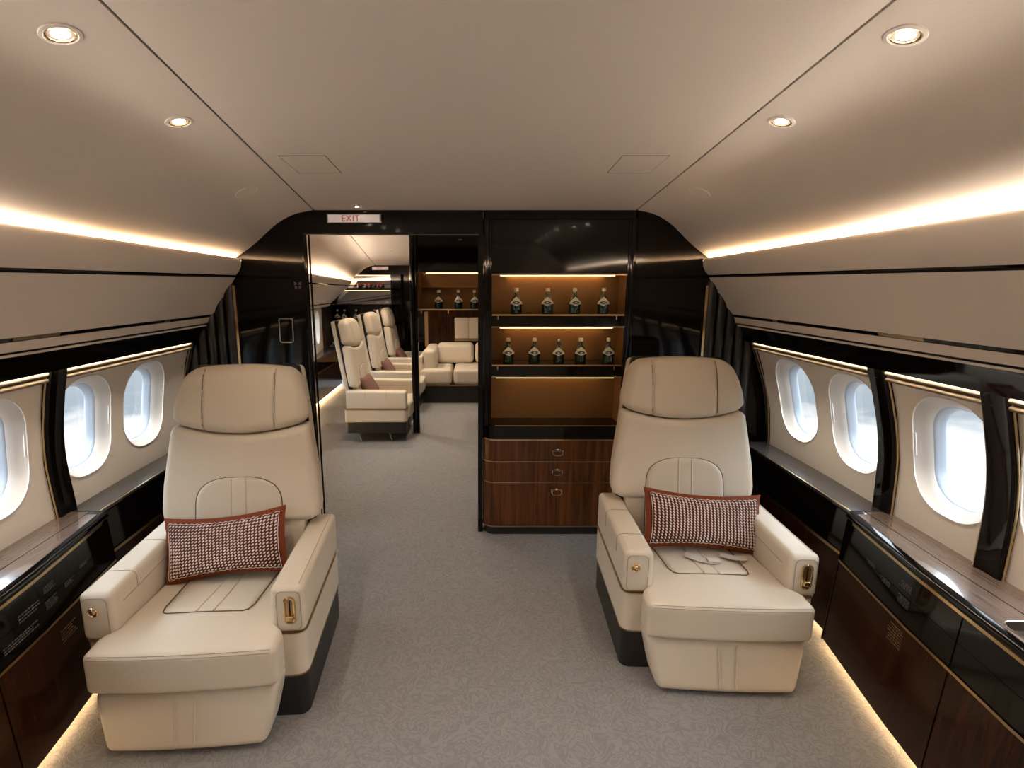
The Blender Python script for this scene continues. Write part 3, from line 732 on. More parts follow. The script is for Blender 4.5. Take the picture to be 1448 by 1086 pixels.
# ------------------------------------------------------------------ executive seat
def lerp(a, b, t): return a + (b - a) * t
def seat_fy(x, z):
    return .575 + (z - .567) * .187 - .016 * (1 - min(1, abs(x) / .33) ** 2)
def groove(t, w): return exp(-(t / w) ** 2)
def make_seat(name, main=True):
    r = empty(name)
    pz = 0. if main else .095
    fy0 = .106 if main else .03
    # plinth and shells
    zp1 = .168 if main else .212
    g = G(); g.prism(rr_loop(0, (fy0 + .006 + .722) / 2, .736, .716 - fy0, .036, 8), 2, pz, zp1); g.build('plinth', 'plinth', r, bevel=.008 if not main else .003)
    g = G(); zs0 = .169 if main else .212; g.prism(rr_loop(0, (fy0 + .73) / 2, .746, .73 - fy0, .04, 8), 2, zs0, .335); g.build('base_shell', 'leather', r, bevel=.004)
    for z in (zp1 - .001, .336):
        g = G(); lp = rr_loop(0, (fy0 + .73) / 2, .7472 + (.006 if z > .3 else 0), .7312 - fy0 + (.005 if z > .3 else 0), .0412, 6)
        g.loft([[(x, y, z - .0014) for x, y in lp], [(x, y, z + .0014) for x, y in lp]]); g.build('gilt_trim', 'brass', r)
    # armrests
    for s in (-1, 1):
        g = G()
        ya, yb = fy0, .705
        def aw(x, y, z, s=s):
            # inner top edge flares inwards at the front, soft crown on top
            t = (y + .3) / .6
            x2 = x + (-s) * .010 * max(0, min(1, 1 - t)) * (1 if x * s < 0 else 0)
            return (x2, y, z + .006 * t * (1 if z > 0 else 0))
        g.rbox((s * .322, (ya + yb) / 2, .426), (.106, yb - ya, .178), .022, 4, (2, 8, 2), aw)
        arm = g.build('armrest', 'leather', r)
        g = G()
        if s < 0:
            for yy in (.255, .49):
                t = (yy - .4055 + .3) / .6; zo = .006 * t; fl = .010 * max(0, min(1, 1 - t)); pts = [(-.3755, .44), (-.3755, .47)]
                pts += [(-.353 - .0225 * cos(radians(q)), .493 + zo + .0225 * sin(radians(q))) for q in (0, 30, 60, 90)]
                pts += [(-.291 + fl + .0225 * sin(radians(q)), .493 + zo + .0225 * cos(radians(q))) for q in (0, 30, 60, 90)] + [(-.2685 + fl, .455)]
                g.tube([(px, yy, pz_) for px, pz_ in pts], .0013, 5)
            g.tube([(-.2685 + .010 * max(0, min(1, 1 - (yy - .1055) / .6)), yy, .455) for yy in (.16, .255, .49, .69)], .0012, 5)
        else:
            g.tube([(.356, yy, .5153 + .006 * (yy - .1055) / .6) for yy in (.13, .3, .5, .69)], .0013, 5)
            g.tube([(.2685 - .010 * max(0, min(1, 1 - (yy - .1055) / .6)), yy, .455) for yy in (.16, .255, .49, .69)], .0012, 5)
        # piped panel on the arm front
        if main:
            lp = rr_loop(s * .322, .424, .082, .150, .022, 5); g.tube([(x, ya - .0005, z) for x, z in lp], .0014, 5, True)
        g.build('piping', 'crease2', arm)
        if main:
            if s < 0:
                b = G(); b.lathe([(.0185, -.002), (.0185, .003), (.016, .0055), (.0125, .003), (.0115, .001), (.010, .004), (.005, .007), (0, .0075)], (-.330, ya, .447), 24, axis=Vector((0, -1, 0))); b.build('gold_button', 'gold', arm)
            else:
                b = G(); lp = rr_loop(.326, .428, .034, .098, .0168, 8); b.tube([(x, ya - .003, z) for x, z in lp], .0048, 8, True); k = b.build('latch_rim', 'gold', arm)
                b = G(); lp = rr_loop(.326, .428, .030, .094, .0148, 8); b.loft([[(x, ya - .0025, z) for x, z in lp], [(x, ya + .002, z) for x, z in lp]]); b.build('latch_recess', 'brass', arm)
                b = G(); b.box(.3245, .3285, ya - .0045, ya - .002, .410, .465); b.build('latch_slot', 'groove', arm, smooth=False)
                b = G(); b.rbox((.326, ya - .008, .400), (.026, .012, .020), .005, 3); b.build('latch_lever', 'gold', arm)
                b = G(); b.rbox((.2665, .40, .452), (.004, .050, .034), .0018, 2); b.build('brass_plate', 'gold', arm)
    # seat cushion with wide nose in front of the arms
    y0 = -.005 if main else .02
    def cw(x, y, z):
        Y = y + .28
        t = max(0, min(1, (Y - (.075 if main else .0)) / .06)); t = t * t * (3 - 2 * t)
        wv = lerp(.308, .268, t) if main else .268
        x2 = x * wv / .30
        up = 1 if z > 0 else 0
        z2 = z + up * (.024 * math.exp(-((Y - .16) / .16) ** 2) * (1 - .55 * (abs(x) / .3) ** 2) - .012 * max(0, min(1, Y / .5)))
        yy = y - (.016 * (1 - (x / .3) ** 2) if Y < .12 else 0) * max(0, 1 - Y / .12)
        return (x2, yy, z2)
    g = G(); g.rbox((0, y0 + .28, .295), (.60, .58, .140), .022, 5, (20, 26, 3), cw); cu = g.build('seat_cushion', 'leather', r)
    ctop = lambda x, Y: .365 + .024 * exp(-(((Y - y0) - .16) / .16) ** 2) * (1 - .55 * (abs(x) / .3) ** 2) - .012 * max(0, min(1, (Y - y0) / .5))
    if main:
        # inset seat panel with two raised seams
        g = G(); rows = []
        ny, nx = 18, 40
        for j in range(ny + 1):
            Y = .185 + .36 * j / ny; hw = .172 * (1 - .10 * (1 - j / ny)) ; row = []
            if j == 0: hw -= .02
            for i in range(nx + 1):
                u = -1 + 2 * i / nx; x = u * hw
                edge = min(1, (1 - abs(u)) * hw / .02, max(0, (Y - .185)) / .02)
                zz = ctop(x, Y) - .003 + .0075 * sqrt(max(0, 1 - (1 - edge) ** 2)) - .003 * (groove(abs(x) - .030, .0035))
                row.append((x, Y, zz))
            rows.append(row)
        g.loft(rows, caps=False, closed=False); pn = g.build('inset_panel', 'leather', cu)
        g = G(); g.tube([(-.173, .52, ctop(.17, .52) + .001), (-.160, .23, ctop(.16, .23) + .001), (-.150, .195, ctop(.15, .19) + .001), (-.134, .184, ctop(.13, .18) + .001)] + [(x, .183, ctop(x, .183) + .001) for x in (-.07, 0, .07)] + [(.134, .184, ctop(.13, .18) + .001), (.150, .195, ctop(.15, .19) + .001), (.160, .23, ctop(.16, .23) + .001), (.173, .52, ctop(.17, .52) + .001)], .0024, 6); g.build('seam', 'crease', cu)
        g = G()
        for x in (-.030, .030): g.tube([(x, Y, ctop(x, Y) + .0035) for Y in (.187, .25, .35, .45, .53)], .0036, 8)
        g.build('piping', 'stitch', cu)
        # double stitched seam along the nose
        g = G()
        for dy, dz in ((0, 0), (-.0050, -.0085)):
            g.tube([(.308 * u, y0 - .0038 + dy - .0165 * (1 - u * u), .3588 + dz + .0084 * (1 - .55 * u * u)) for u in [-.94 + 1.88 * k / 24 for k in range(25)]], .0014, 5)
        g.build('stitching', 'crease2', cu)
        # leg rest
        def lw(x, y, z):
            t = (z + .10) / .20
            sx = lerp(.255, .30, max(0, min(1, t)) ** .75) / .30
            yy = y + lerp(-.040, .0, t) - .010 * (1 - (x / .3) ** 2) * (1 if y < 0 else 0)
            if y < 0: yy += .0035 * groove(abs(x) - .034, .0035)
            return (x * sx, yy, z)
        g = G(); g.rbox((0, .075, .1165), (.60, .14, .198), .026, 5, (72, 2, 8), lw); lr = g.build('leg_rest', 'leather', r)
        g = G()
        for x in (-.034, .034): g.tube([((x) * lerp(.255, .30, ((z - .02) / .20) ** .75) / .30, .075 - .07 - .011 + lerp(-.040, 0, (z - .02) / .20) - .0008, z) for z in (.045, .08, .12, .16, .2)], .0032, 8)
        g.build('piping', 'stitch', lr)
    # back
    def zt(x): return .958 - .044 * (1 - min(1, abs(x) / .287) ** 2)
    def bw(z): return interp(z, [(.535, .300), (.56, .326), (.60, .332), (.70, .326), (.85, .304), (.96, .287)])
    zb, zc0 = .540, .955
    def bk(x, y, z):
        t = (z + (zc0 - zb) / 2) / (zc0 - zb); zr = zb + t * (zc0 - zb)
        u = x / .32; x2 = u * bw(zr)
        z2 = zb + t * (zt(x2) - .003 - zb)
        ff = seat_fy(x2, z2)
        return (x2, ff + (y + .055), z2)
    g = G(); g.rbox((0, 0, 0), (.64, .11, zc0 - zb), .034, 5, (36, 2, 24), bk); ba = g.build('backrest', 'leather', r)
    def lb(x, y, z):
        Z = z + .45; return (x, y + seat_fy(x, Z) + .068, Z)
    g = G(); g.rbox((0, 0, 0), (.53, .10, .26), .02, 3, (12, 2, 6), lb); g.build('lower_back', 'leather', r)
    # lumbar panel: arch-topped pad with two raised seams
    g = G(); rows = []; zl, zh_, hwm = .385, .742, .178
    def ahw(z):
        if z < .60: return hwm + .006 * (.60 - z) / .2
        t = (z - .60) / (zh_ - .60); return hwm * max(0, (1 - t ** 3.2)) ** (1 / 2.4)
    ny, nx = 40, 48
    zsr = [zl + (zh_ - zl) * (1 - (1 - j / ny) ** 1.8) for j in range(ny + 1)]
    for z in zsr:
        hw = max(ahw(z), .002); row = []
        for i in range(nx + 1):
            u = -1 + 2 * i / nx; u = (1.5 * u - .5 * u ** 3); x = u * hw
            e = min((1 - abs(u)) * hw, (zh_ - z) * .9, .02) / .02
            d = .011 * sqrt(max(0, 1 - (1 - e) ** 2)) - .0028 * groove(abs(x) - .030, .0035)
            row.append((x, seat_fy(x, z) + .0025 - d, z))
        rows.append(row)
    g.loft(rows, caps=False, closed=False); lu = g.build('lumbar_panel', 'leather', ba)
    g = G(); side = [(ahw(z), z) for z in zsr if z <= zh_ - .0005]
    path = [(-h, z) for h, z in side] + [(h, z) for h, z in reversed(side)]
    g.tube([(x * 1.006, seat_fy(x, z) + .0005, z) for x, z in path], .0027, 6); g.build('seam', 'crease', ba)
    g = G()
    for x in (-.030, .030): g.tube([(x, seat_fy(x, z) - .0078, z) for z in [zl + (.737 - zl) * k / 8 for k in range(9)]], .0038, 8)
    g.build('piping', 'stitch', lu)
    # headrest
    def hw_(t): return interp(t, [(0, .284), (.12, .289), (.35, .283), (.6, .268), (.8, .250), (.92, .236), (1, .222)])
    def hd(x, y, z):
        t = (z + .12) / .24; u = x / .29; x2 = u * hw_(t)
        lo = zt(x2) + .002; hi = 1.200 - .020 * min(1, abs(u)) ** 2.2
        z2 = lo + t * (hi - lo)
        ff = .648 + (z2 - .95) * .26 - .020 * (1 - u * u) - .010 * sin(pi * max(0, min(1, t)))
        if y < 0: ff += .009 * groove(abs(x2) - .148, .005)
        return (x2, ff + y + .055, z2)
    g = G(); g.rbox((0, 0, 0), (.58, .11, .24), .042, 6, (80, 2, 12), hd); he = g.build('headrest', 'leather', r)
    g = G()
    for s in (-1, 1):
        pts = []
        for k in range(11):
            t = .02 + .95 * k / 10; x2 = s * .150; u = x2 / hw_(t); lo = zt(x2) + .002; hi = 1.200 - .020 * abs(u) ** 2.2; z2 = lo + t * (hi - lo)
            ff = .648 + (z2 - .95) * .26 - .020 * (1 - u * u) - .010 * sin(pi * t) + .0065
            rr = .042; dzt = max(0, z2 - (hi - rr)); dzb = max(0, (lo + rr) - z2); dd = max(dzt, dzb)
            pts.append((x2, ff + rr - sqrt(max(0, rr * rr - dd * dd)), z2))
        g.tube(pts, .0018, 5)
    g.build('seam', 'crease', he)
    # black edge band and rear shell
    def sh(off, sx):
        def f(x, y, z):
            Z = z + .78; t = (Z - .36) / .84; w = lerp(.30, .222, t ** 2) * sx if t > .1 else .28 * sx
            return (x / .3 * w, y + .648 + (Z - .95) * .22 + off, Z)
        return f
    g = G(); g.rbox((0, 0, 0), (.6, .05, .82), .02, 3, (6, 1, 10), sh(.115, 1.0)); g.build('edge_band', 'satin', r)
    g = G(); g.rbox((0, 0, 0), (.6, .05, .80), .022, 3, (6, 1, 10), sh(.155, 1.03)); g.build('rear_shell', 'leather', r)
    if not main:
        for s in (-1, 1):
            for yy in (.22, .58):
                g = G(); g.tube([(s * .33, yy - .03, .003), (s * .33, yy - .02, .012), (s * .33, yy + .02, .10)], .009, 8); g.build('foot', 'chrome', r)
    return r

SL, SR = (-.973, 1.544, .067), (.949, 1.796, -.048)
seat = make_seat('executive_seat'); seat.location = (SL[0], SL[1], 0); seat.rotation_euler = (0, 0, SL[2])
tag(seat, 'large cream leather armchair in the left foreground holding a woven cushion', 'seat', 'cream leather armchairs in the front cabin')
s2 = copy_tree(seat); s2.location = (SR[0], SR[1], 0); s2.rotation_euler = (0, 0, SR[2])
tag(s2, 'large cream leather armchair on the right in front of the bar cabinet', 'seat')
# loose belt ends peeking out under the right cushion
g = G()
def ribbon(g, pts, w, th=.002, mi=0):
    g.loft([[(p[0] - w[0], p[1] - w[1], p[2]), (p[0] + w[0], p[1] + w[1], p[2]), (p[0] + w[0], p[1] + w[1], p[2] + th), (p[0] - w[0], p[1] - w[1], p[2] + th)] for p in pts], mi=mi)
ribbon(g, [(-.05, .36, .376), (-.03, .33, .378), (.0, .30, .381), (.035, .285, .383), (.055, .285, .383)], (.010, .020))
bl = g.build('seat_belt', 'buckle', s2)
g = G(); g.rbox((.045, .288, .389), (.055, .034, .011), .004, 3); g.build('buckle', 'buckle', bl)
g = G(); ribbon(g, [(.10, .36, .378), (.13, .325, .382), (.165, .315, .384), (.20, .33, .378)], (.004, .018)); g.build('belt_end', 'buckle', bl)

# ------------------------------------------------------------------ woven cushions
PW, PH = .47, .262
def pshape(u, v):
    """u, v in -1..1 -> x, z, half thickness"""
    x = u * PW / 2 * (1 - .045 * (1 - v * v)); z = PH / 2 + v * PH / 2 * (.93 - .16 * (1 - u * u))
    t = .058 * (max(0, 1 - u ** 4) * max(0, 1 - v ** 4)) ** .55
    return x, z, t
def make_pillow(lean=1):
    r = empty('woven_cushion')
    g = G(); n, mm = 36, 22
    for sg in (-1, 1):
        rows = []
        for j in range(mm + 1):
            rows.append([(lambda q: (q[0], sg * q[2], q[1]))(pshape(-1 + 2 * i / n, -1 + 2 * j / mm)) for i in range(n + 1)])
        g.loft(rows, caps=False, closed=False)
    b = g.build('cushion_body', 'weaveback', r, weld=True, ang=80)
    # leather flange round the rim
    g = G(); path = []
    for k in range(40): path.append((-1 + 2 * k / 40, 1))
    for k in range(24): path.append((1, 1 - 2 * k / 24))
    for k in range(40): path.append((1 - 2 * k / 40, -1))
    for k in range(24): path.append((-1, -1 + 2 * k / 24))
    loops = []
    for q, off in ((.955, .010), (1.0, .006), (1.05, .0035), (1.055, 0), (1.05, -.0035), (1.0, -.006), (.955, -.010)):
        lp = []
        for i, (u, v) in enumerate(path):
            x, z, t = pshape(u, v)
            wob = .0018 * sin(i * 1.7) * (1 if abs(q - 1.05) < .02 else 0)
            ex = 1 + (q - 1) * .85; ez = 1 + (q - 1) * 2.1
            if q < 1: ex, ez = 1 - (1 - q) * .7, 1 - (1 - q) * 1.1
            x2 = x * ex; z2 = PH / 2 + (z - PH / 2) * ez
            y = -off * (1.6 if q < 1 else 1)
            lp.append((x2, y + wob, z2))
        loops.append(lp)
    g.loft(loops, caps=False); g.build('leather_flange', 'rust', r, ang=70)
    # woven loops, one mesh of raised oval stitches
    g = G(); nx, nz = 31, 16
    ring = 8
    for j in range(nz):
        for i in range(nx):
            u = (-1 + 2 * (i + .5 + (.25 if j % 2 else -.25) * 0) / nx) * .945; v = (-1 + 2 * (j + .5) / nz) * .90
            x, z, t = pshape(u, v)
            e = .02
            xa, za, ta = pshape(u + e, v); xb, zb_, tb = pshape(u, v + e)
            du = Vector((xa - x, -(ta - t), za - z)).normalized(); dv = Vector((xb - x, -(tb - t), zb_ - z)).normalized()
            nn = du.cross(dv).normalized()
            if nn.y > 0: nn = -nn
            c = Vector((x, -t, z)) - nn * .0005
            al = radians(38 if lean > 0 else -62)
            ax = du * cos(al) + dv * sin(al); ay = nn.cross(ax)
            la, lb_ = .0068, .0034
            vs = []; fs = []
            for hgt, k in ((0, 1.0), (.0022, .82), (.0034, .42)):
                for q in range(ring):
                    a = 2 * pi * q / ring
                    vs.append(c + ax * (la * k * cos(a)) + ay * (lb_ * k * sin(a)) + nn * hgt)
            for lv in range(2):
                for q in range(ring): fs.append((lv * ring + q, lv * ring + (q + 1) % ring, (lv + 1) * ring + (q + 1) % ring, (lv + 1) * ring + q))
            fs.append(tuple(2 * ring + q for q in range(ring)))
            g.add(vs, fs)
    g.build('woven_front', 'weave', b)
    # chain stitch along the rim
    g = G()
    pts = [pshape(u * .955, v * .93) for u, v in path]
    g.tube([(x, -t - .003 - .002 * (i % 2), z + .002 * (1 if i % 2 else -1)) for i, (x, z, t) in enumerate(pts)], .0014, 4, True)
    g.build('rim_stitch', 'weave', b)
    return r
def seat_world(S, x, y):
    return (S[0] + x * cos(S[2]) - y * sin(S[2]), S[1] + x * sin(S[2]) + y * cos(S[2]))
pl = make_pillow(1); x, y = seat_world(SL, -.012, .425); pl.location = (x, y, .372); pl.rotation_euler = (-.36, -.085, SL[2] + .02)
tag(pl, 'rust and cream woven cushion with leather edge on the left armchair', 'cushion', 'woven cushions on the front armchairs')
pr_ = make_pillow(-1); x, y = seat_world(SR, .040, .395); pr_.location = (x, y, .372); pr_.rotation_euler = (-.40, .075, SR[2] + .04); pr_.scale = (1.09, 1.05, 1.0)
tag(pr_, 'rust and cream woven cushion with leather edge on the right armchair', 'cushion', 'woven cushions on the front armchairs')

# ------------------------------------------------------------------ rear cabin
Y2, Y3 = D + .06, 8.5
def r2(a, b, Y): return a + (b - a) * (Y - Y2) / (Y3 - Y2)
def zc2(Y): return interp(Y, [(5.4, 2.05), (8.5, 1.82)])
def sh2(Y): return r2(1.05, 1.60, Y)
def cv2(Y): return r2(1.22, 2.00, Y), r2(1.64, 1.585, Y)
RY = [Y2, 4., 5., 5.6, 6.4, 7.2, Y3]
cl2 = empty('ceiling'); struct(cl2, 'beige ceiling of the rear cabin seen through the doorway', 'ceiling')
g = G(); g.loft([[(-sh2(Y) + .005, Y, zc2(Y)), (1.0, Y, zc2(Y)), (1.0, Y, zc2(Y) + .03), (-sh2(Y) + .005, Y, zc2(Y) + .03)] for Y in RY]); g.build('center_panel', 'ceiling', cl2)
g = G(); rows = []
for Y in RY:
    hc, zc = cv2(Y); hs, zs = sh2(Y), zc2(Y)
    a = [(-(hs + (hc - hs) * q[0]) - (.004 if q[0] == 0 else 0), Y, zc + (zs - zc) * q[1]) for q in ARC]
    rows.append(a + [(p[0] - .01, p[1], p[2] + .03) for p in reversed(a)])
g.loft(rows); g.build('cove_panel', 'ceiling', cl2)
g = G(); g.loft([[(-sh2(Y) - .02, Y, zc2(Y) + .012), (-sh2(Y) + .02, Y, zc2(Y) + .012), (-sh2(Y) + .02, Y, zc2(Y) + .02), (-sh2(Y) - .02, Y, zc2(Y) + .02)] for Y in RY]); g.build('seam_groove', 'groove', cl2)
def s3(g, prof, Ys=(Y2, Y3 - .18)): g.loft([[(-h, Y, z) for h, z in prof(Y)] for Y in Ys])
b = empty('overhead_bin'); tag(b, 'beige overhead bin along the rear cabin wall, seen through the doorway', 'overhead bin')
bo = lambda Y: (r2(1.36, 2.30, Y), r2(1.38, 1.24, Y))
g = G(); s3(g, lambda Y: [(cv2(Y)[0] - .035, cv2(Y)[1]), (cv2(Y)[0] - .045, cv2(Y)[1] - .012), (cv2(Y)[0] - .04, cv2(Y)[1] - .03), (cv2(Y)[0], r2(1.57, 1.515, Y)), (cv2(Y)[0] + .06, r2(1.57, 1.515, Y)), (cv2(Y)[0] + .06, cv2(Y)[1] - .05), (cv2(Y)[0] - .015, cv2(Y)[1] - .05), (cv2(Y)[0] - .033, cv2(Y)[1] - .02)]); g.build('upper_fascia', 'bin', b)
g = G(); s3(g, lambda Y: [(cv2(Y)[0] + .004, r2(1.57, 1.515, Y)), (cv2(Y)[0] + .006, r2(1.555, 1.500, Y)), (cv2(Y)[0] + .1, r2(1.555, 1.5, Y)), (cv2(Y)[0] + .1, r2(1.57, 1.515, Y))]); g.build('inlay_strip', 'black', b)
g = G(); s3(g, lambda Y: [(cv2(Y)[0] + .003, r2(1.555, 1.500, Y)), (bo(Y)[0], bo(Y)[1]), (bo(Y)[0] + .1, bo(Y)[1]), (cv2(Y)[0] + .12, r2(1.555, 1.5, Y))]); g.build('bin_door', 'bin', b)
g = G(); s3(g, lambda Y: [(bo(Y)[0] + .004, bo(Y)[1]), (bo(Y)[0] + .012, bo(Y)[1] - .014), (bo(Y)[0] + .1, bo(Y)[1] - .014), (bo(Y)[0] + .1, bo(Y)[1])]); g.build('inlay_strip', 'black', b)
g = G(); s3(g, lambda Y: [(bo(Y)[0] + .010, bo(Y)[1] - .014), (bo(Y)[0] + .03, bo(Y)[1] - .05), (bo(Y)[0] + .1, bo(Y)[1] - .05), (bo(Y)[0] + .1, bo(Y)[1] - .014)]); g.build('lower_fascia', 'bin', b)
g = G(); s3(g, lambda Y: [(cv2(Y)[0] - .030, cv2(Y)[1] - .008), (cv2(Y)[0] - .016, cv2(Y)[1] - .010), (cv2(Y)[0] - .016, cv2(Y)[1] - .02), (cv2(Y)[0] - .030, cv2(Y)[1] - .02)], (Y2 + .05, Y3 - .05))
tag(g.build('cove_light', 'cove_led'), 'warm cove light strip behind the rear cabin overhead bin', 'cove light', 'cove lights')
# rear cabin sidewall, window, cabinet
w2 = empty('wall_rear_left'); struct(w2, 'dark and cream sidewall of the rear cabin', 'wall')
wx = lambda Y: r2(1.60, 2.36, Y)
g = G()
def w2cell(ya, yb, mat, hole=None):
    g = G()
    if hole:
        yc = hole; inner = rr_loop(yc, .95, .36, .44, .15); outer = []
        for y, z in inner:
            dy, dz = y - yc, z - .95
            t = min((yb - yc) / dy if dy > 1e-6 else (ya - yc) / dy if dy < -1e-6 else 1e9, (1.35 - .95) / dz if dz > 1e-6 else (.58 - .95) / dz if dz < -1e-6 else 1e9)
            outer.append((yc + dy * t, .95 + dz * t))
        for cy, cz in ((ya, .58), (ya, 1.35), (yb, .58), (yb, 1.35)):
            j = min(range(len(outer)), key=lambda q: (outer[q][0] - cy) ** 2 + (outer[q][1] - cz) ** 2); outer[j] = (cy, cz)
        g.loft([[(-wx(y), y, z) for y, z in inner], [(-wx(y), y, z) for y, z in outer]], caps=False)
        g.loft([[(-wx(y), y, z) for y, z in inner], [(-wx(y) - .07, y, .95 + (z - .95) * .8) for y, z in rr_loop(yc, .95, .36 * .75, .44, .13)]], caps=False)
        g.build('window_panel', mat, w2)
        wn_ = empty('window_%d' % (30 + int(yc * 10))); struct(wn_)
        if abs(yc - 7.28) < .01: wn_['label'] = 'bright rear cabin window just inside the doorway on the left'; wn_['category'] = 'window'
        p = G(); lp = [(-wx(y) - .065, y, .95 + (z - .95) * .8) for y, z in rr_loop(yc, .95, .36 * .75, .44, .13)]
        p.loft([lp, [(a - .003, b_, c_) for a, b_, c_ in lp]]); p.build('pane', 'glass', wn_)
    else:
        g.loft([[(-wx(y), y, .58), (-wx(y), y, 1.35), (-wx(y) - .03, y, 1.35), (-wx(y) - .03, y, .58)] for y in (ya, yb)]); g.build('lining_panel', mat, w2)
w2cell(Y2, 4.0, 'panel'); w2cell(4.0, 4.6, 'panel', 4.3); w2cell(4.6, 5.2, 'panel', 4.9); w2cell(5.2, 5.8, 'panel', 5.5); w2cell(5.8, 6.4, 'panel', 6.1); w2cell(6.4, 7.0, 'panel', 6.7); w2cell(7.0, 7.7, 'panel', 7.28)
w2cell(7.7, Y3, 'pleat')
g = G()
for k in range(9):
    y = 7.76 + k * .075; g.lathe([(0, .6), (.05, .6), (.05, 1.3), (0, 1.3)], (-wx(y), y, 0), 10)
g.build('pleated_panel', 'pleat', w2)
for dz in (1.245, 1.215):
    g = G(); g.tube([(-wx(Y) + .01, Y, dz) for Y in (Y2, 5., 7.66)], .014, 8); g.build('shade_rail', 'rail', w2)
c = empty('rear_credenza'); tag(c, 'low dark rear cabin cabinet with glowing toe line, left of the seat row', 'cabinet')
rx = lambda Y: r2(1.50, 2.10, Y) if Y < 6.4 else interp(Y, [(6.4, r2(1.5, 2.1, 6.4)), (8.5, 2.10)])
rx = lambda Y: interp(Y, [(Y2, 1.52), (5., 1.80), (6.4, 2.03), (7.9, 2.06), (Y3, 2.06)])
RC = (Y2, 5., 6.4, 7.9)
g = G(); s3(g, lambda Y: [(rx(Y), .05), (rx(Y), .585), (wx(Y) + .02, .585), (wx(Y) + .02, .05)], RC); g.build('carcass', 'black', c)
g = G(); s3(g, lambda Y: [(rx(Y) - .008, .05), (rx(Y) - .008, .40), (rx(Y) + .01, .40), (rx(Y) + .01, .05)], RC); g.build('door', 'walnut', c)
g = G(); s3(g, lambda Y: [(rx(Y) - .02, .585), (rx(Y) - .02, .61), (wx(Y) + .03, .61), (wx(Y) + .03, .585)], RC); g.build('ledge', 'ledge', c)
g = G(); s3(g, lambda Y: [(rx(Y) - .012, .40), (rx(Y) - .012, .413), (rx(Y), .413), (rx(Y), .40)], RC); g.build('gilt_trim', 'gold', c)
g = G(); s3(g, lambda Y: [(rx(Y) + .003, .022), (rx(Y) + .003, .045), (rx(Y) + .02, .045), (rx(Y) + .02, .022)], RC); g.build('toe_light', 'toe_led', c)
g = G(); s3(g, lambda Y: [(rx(Y) + .025, 0), (rx(Y) + .025, .05), (wx(Y), .05), (wx(Y), 0)], RC); g.build('toe_kick', 'satin', c)
# far bulkhead with mirrored display
fb = empty('wall_rear_end'); struct(fb, 'dark bulkhead at the far end of the rear cabin', 'wall')
g = G(); g.box(-2.7, 1.0, Y3, Y3 + .06, 0, 2.1); g.build('plate', 'black', fb, smooth=False)
g = G(); g.box(-2.34, -2.30, Y3 - .02, Y3, .6, 1.45); g.build('gilt_strip', 'gold', fb)
e2 = empty('exit_sign', (-1.52, Y3 - .002, 1.775)); tag(e2, 'tiny EXIT sign above the mirrored display at the far end', 'sign')
g = G(); g.box(-.125, .125, -.02, .001, -.024, .024); g.build('lit_panel', 'sign', e2, bevel=.003)
fc2 = fc.copy(); fc2.size = .042; fo2 = bpy.data.objects.new('exit_letters', fc2); COL.objects.link(fo2); fo2.parent = e2; fo2.location = (-.01, -.0215, 0); fo2.rotation_euler = (pi / 2, 0, 0); letters(fo2, e2)
ms = empty('display_cabinet', (-1.65, Y3, 0)); tag(ms, 'mirror-backed display cabinet with lit shelves at the far end, behind the seat row', 'cabinet')
def mp(g, name, mat, **k):
    g.v = [(x + 1.65, y - Y3, z) for x, y, z in g.v]; return g.build(name, mat, ms, **k)
g = G(); g.prism([(-1.98, 1.66), (-1.30, 1.66), (-1.30, 1.22), (-2.22, 1.22), (-2.20, 1.30)], 1, Y3 - .012, Y3 - .004); mp(g, 'mirror', 'mirror', smooth=False)
for z in (1.455, 1.205, .925):
    g = G(); g.box(-2.26, -1.20, Y3 - .16, Y3 - .002, z - .018, z + .018); mp(g, 'shelf', 'black', bevel=.003)
g = G(); g.box(-1.34, -1.18, Y3 - .16, Y3 - .002, .5, 1.68); mp(g, 'side_panel', 'black', bevel=.003)
g = G(); g.box(-2.26, -1.34, Y3 - .012, Y3 - .002, .945, 1.187); mp(g, 'lower_back', 'walnut', smooth=False)
g = G(); g.box(-1.98, -1.32, Y3 - .15, Y3 - .13, 1.660, 1.668); mp(g, 'light_strip', 'shelf_led', smooth=False)
g = G(); g.box(-2.15, -1.36, Y3 - .15, Y3 - .13, 1.431, 1.436); mp(g, 'light_strip', 'shelf_led', smooth=False)
g = G(); g.box(-1.80, -1.20, Y3 - .06, Y3 - .002, .87, .905); mp(g, 'brass_band', 'gold', smooth=False)
g = G(); g.box(-1.80, -1.22, Y3 - .06, Y3 - .045, .85, .862); mp(g, 'light_strip', 'shelf_led', smooth=False)
g = G(); g.box(-2.0, -1.20, Y3 - .012, Y3 - .002, .30, .85); mp(g, 'lower_panel', 'niche', smooth=False)
for i, px in enumerate((-2.16, -2.05, -1.865, -1.575, -1.44, -1.305)):
    place_bottle(px - .04, Y3 - .09, .944, f'tiny bottle in the far display cabinet, {far6[i]}', 'bottles at the far end', 1.3)
for i, px in enumerate((-1.85, -1.74, -1.68, -1.62, -1.55, -1.50)):
    o = empty('red_jar', (px, Y3 - .08, 1.474)); tag(o, 'tiny red topped jar in the row on the upper mirrored shelf', 'jar', 'red topped jars on the mirrored shelf')
    g = G(); g.lathe([(0, 0), (.025, 0), (.028, .01), (.028, .035), (.02, .042), (0, .042)], n=12); g.build('jar', 'chrome', o)
    g = G(); g.lathe([(0, .042), (.026, .042), (.026, .062), (0, .064)], n=12); g.build('lid', 'red', o)

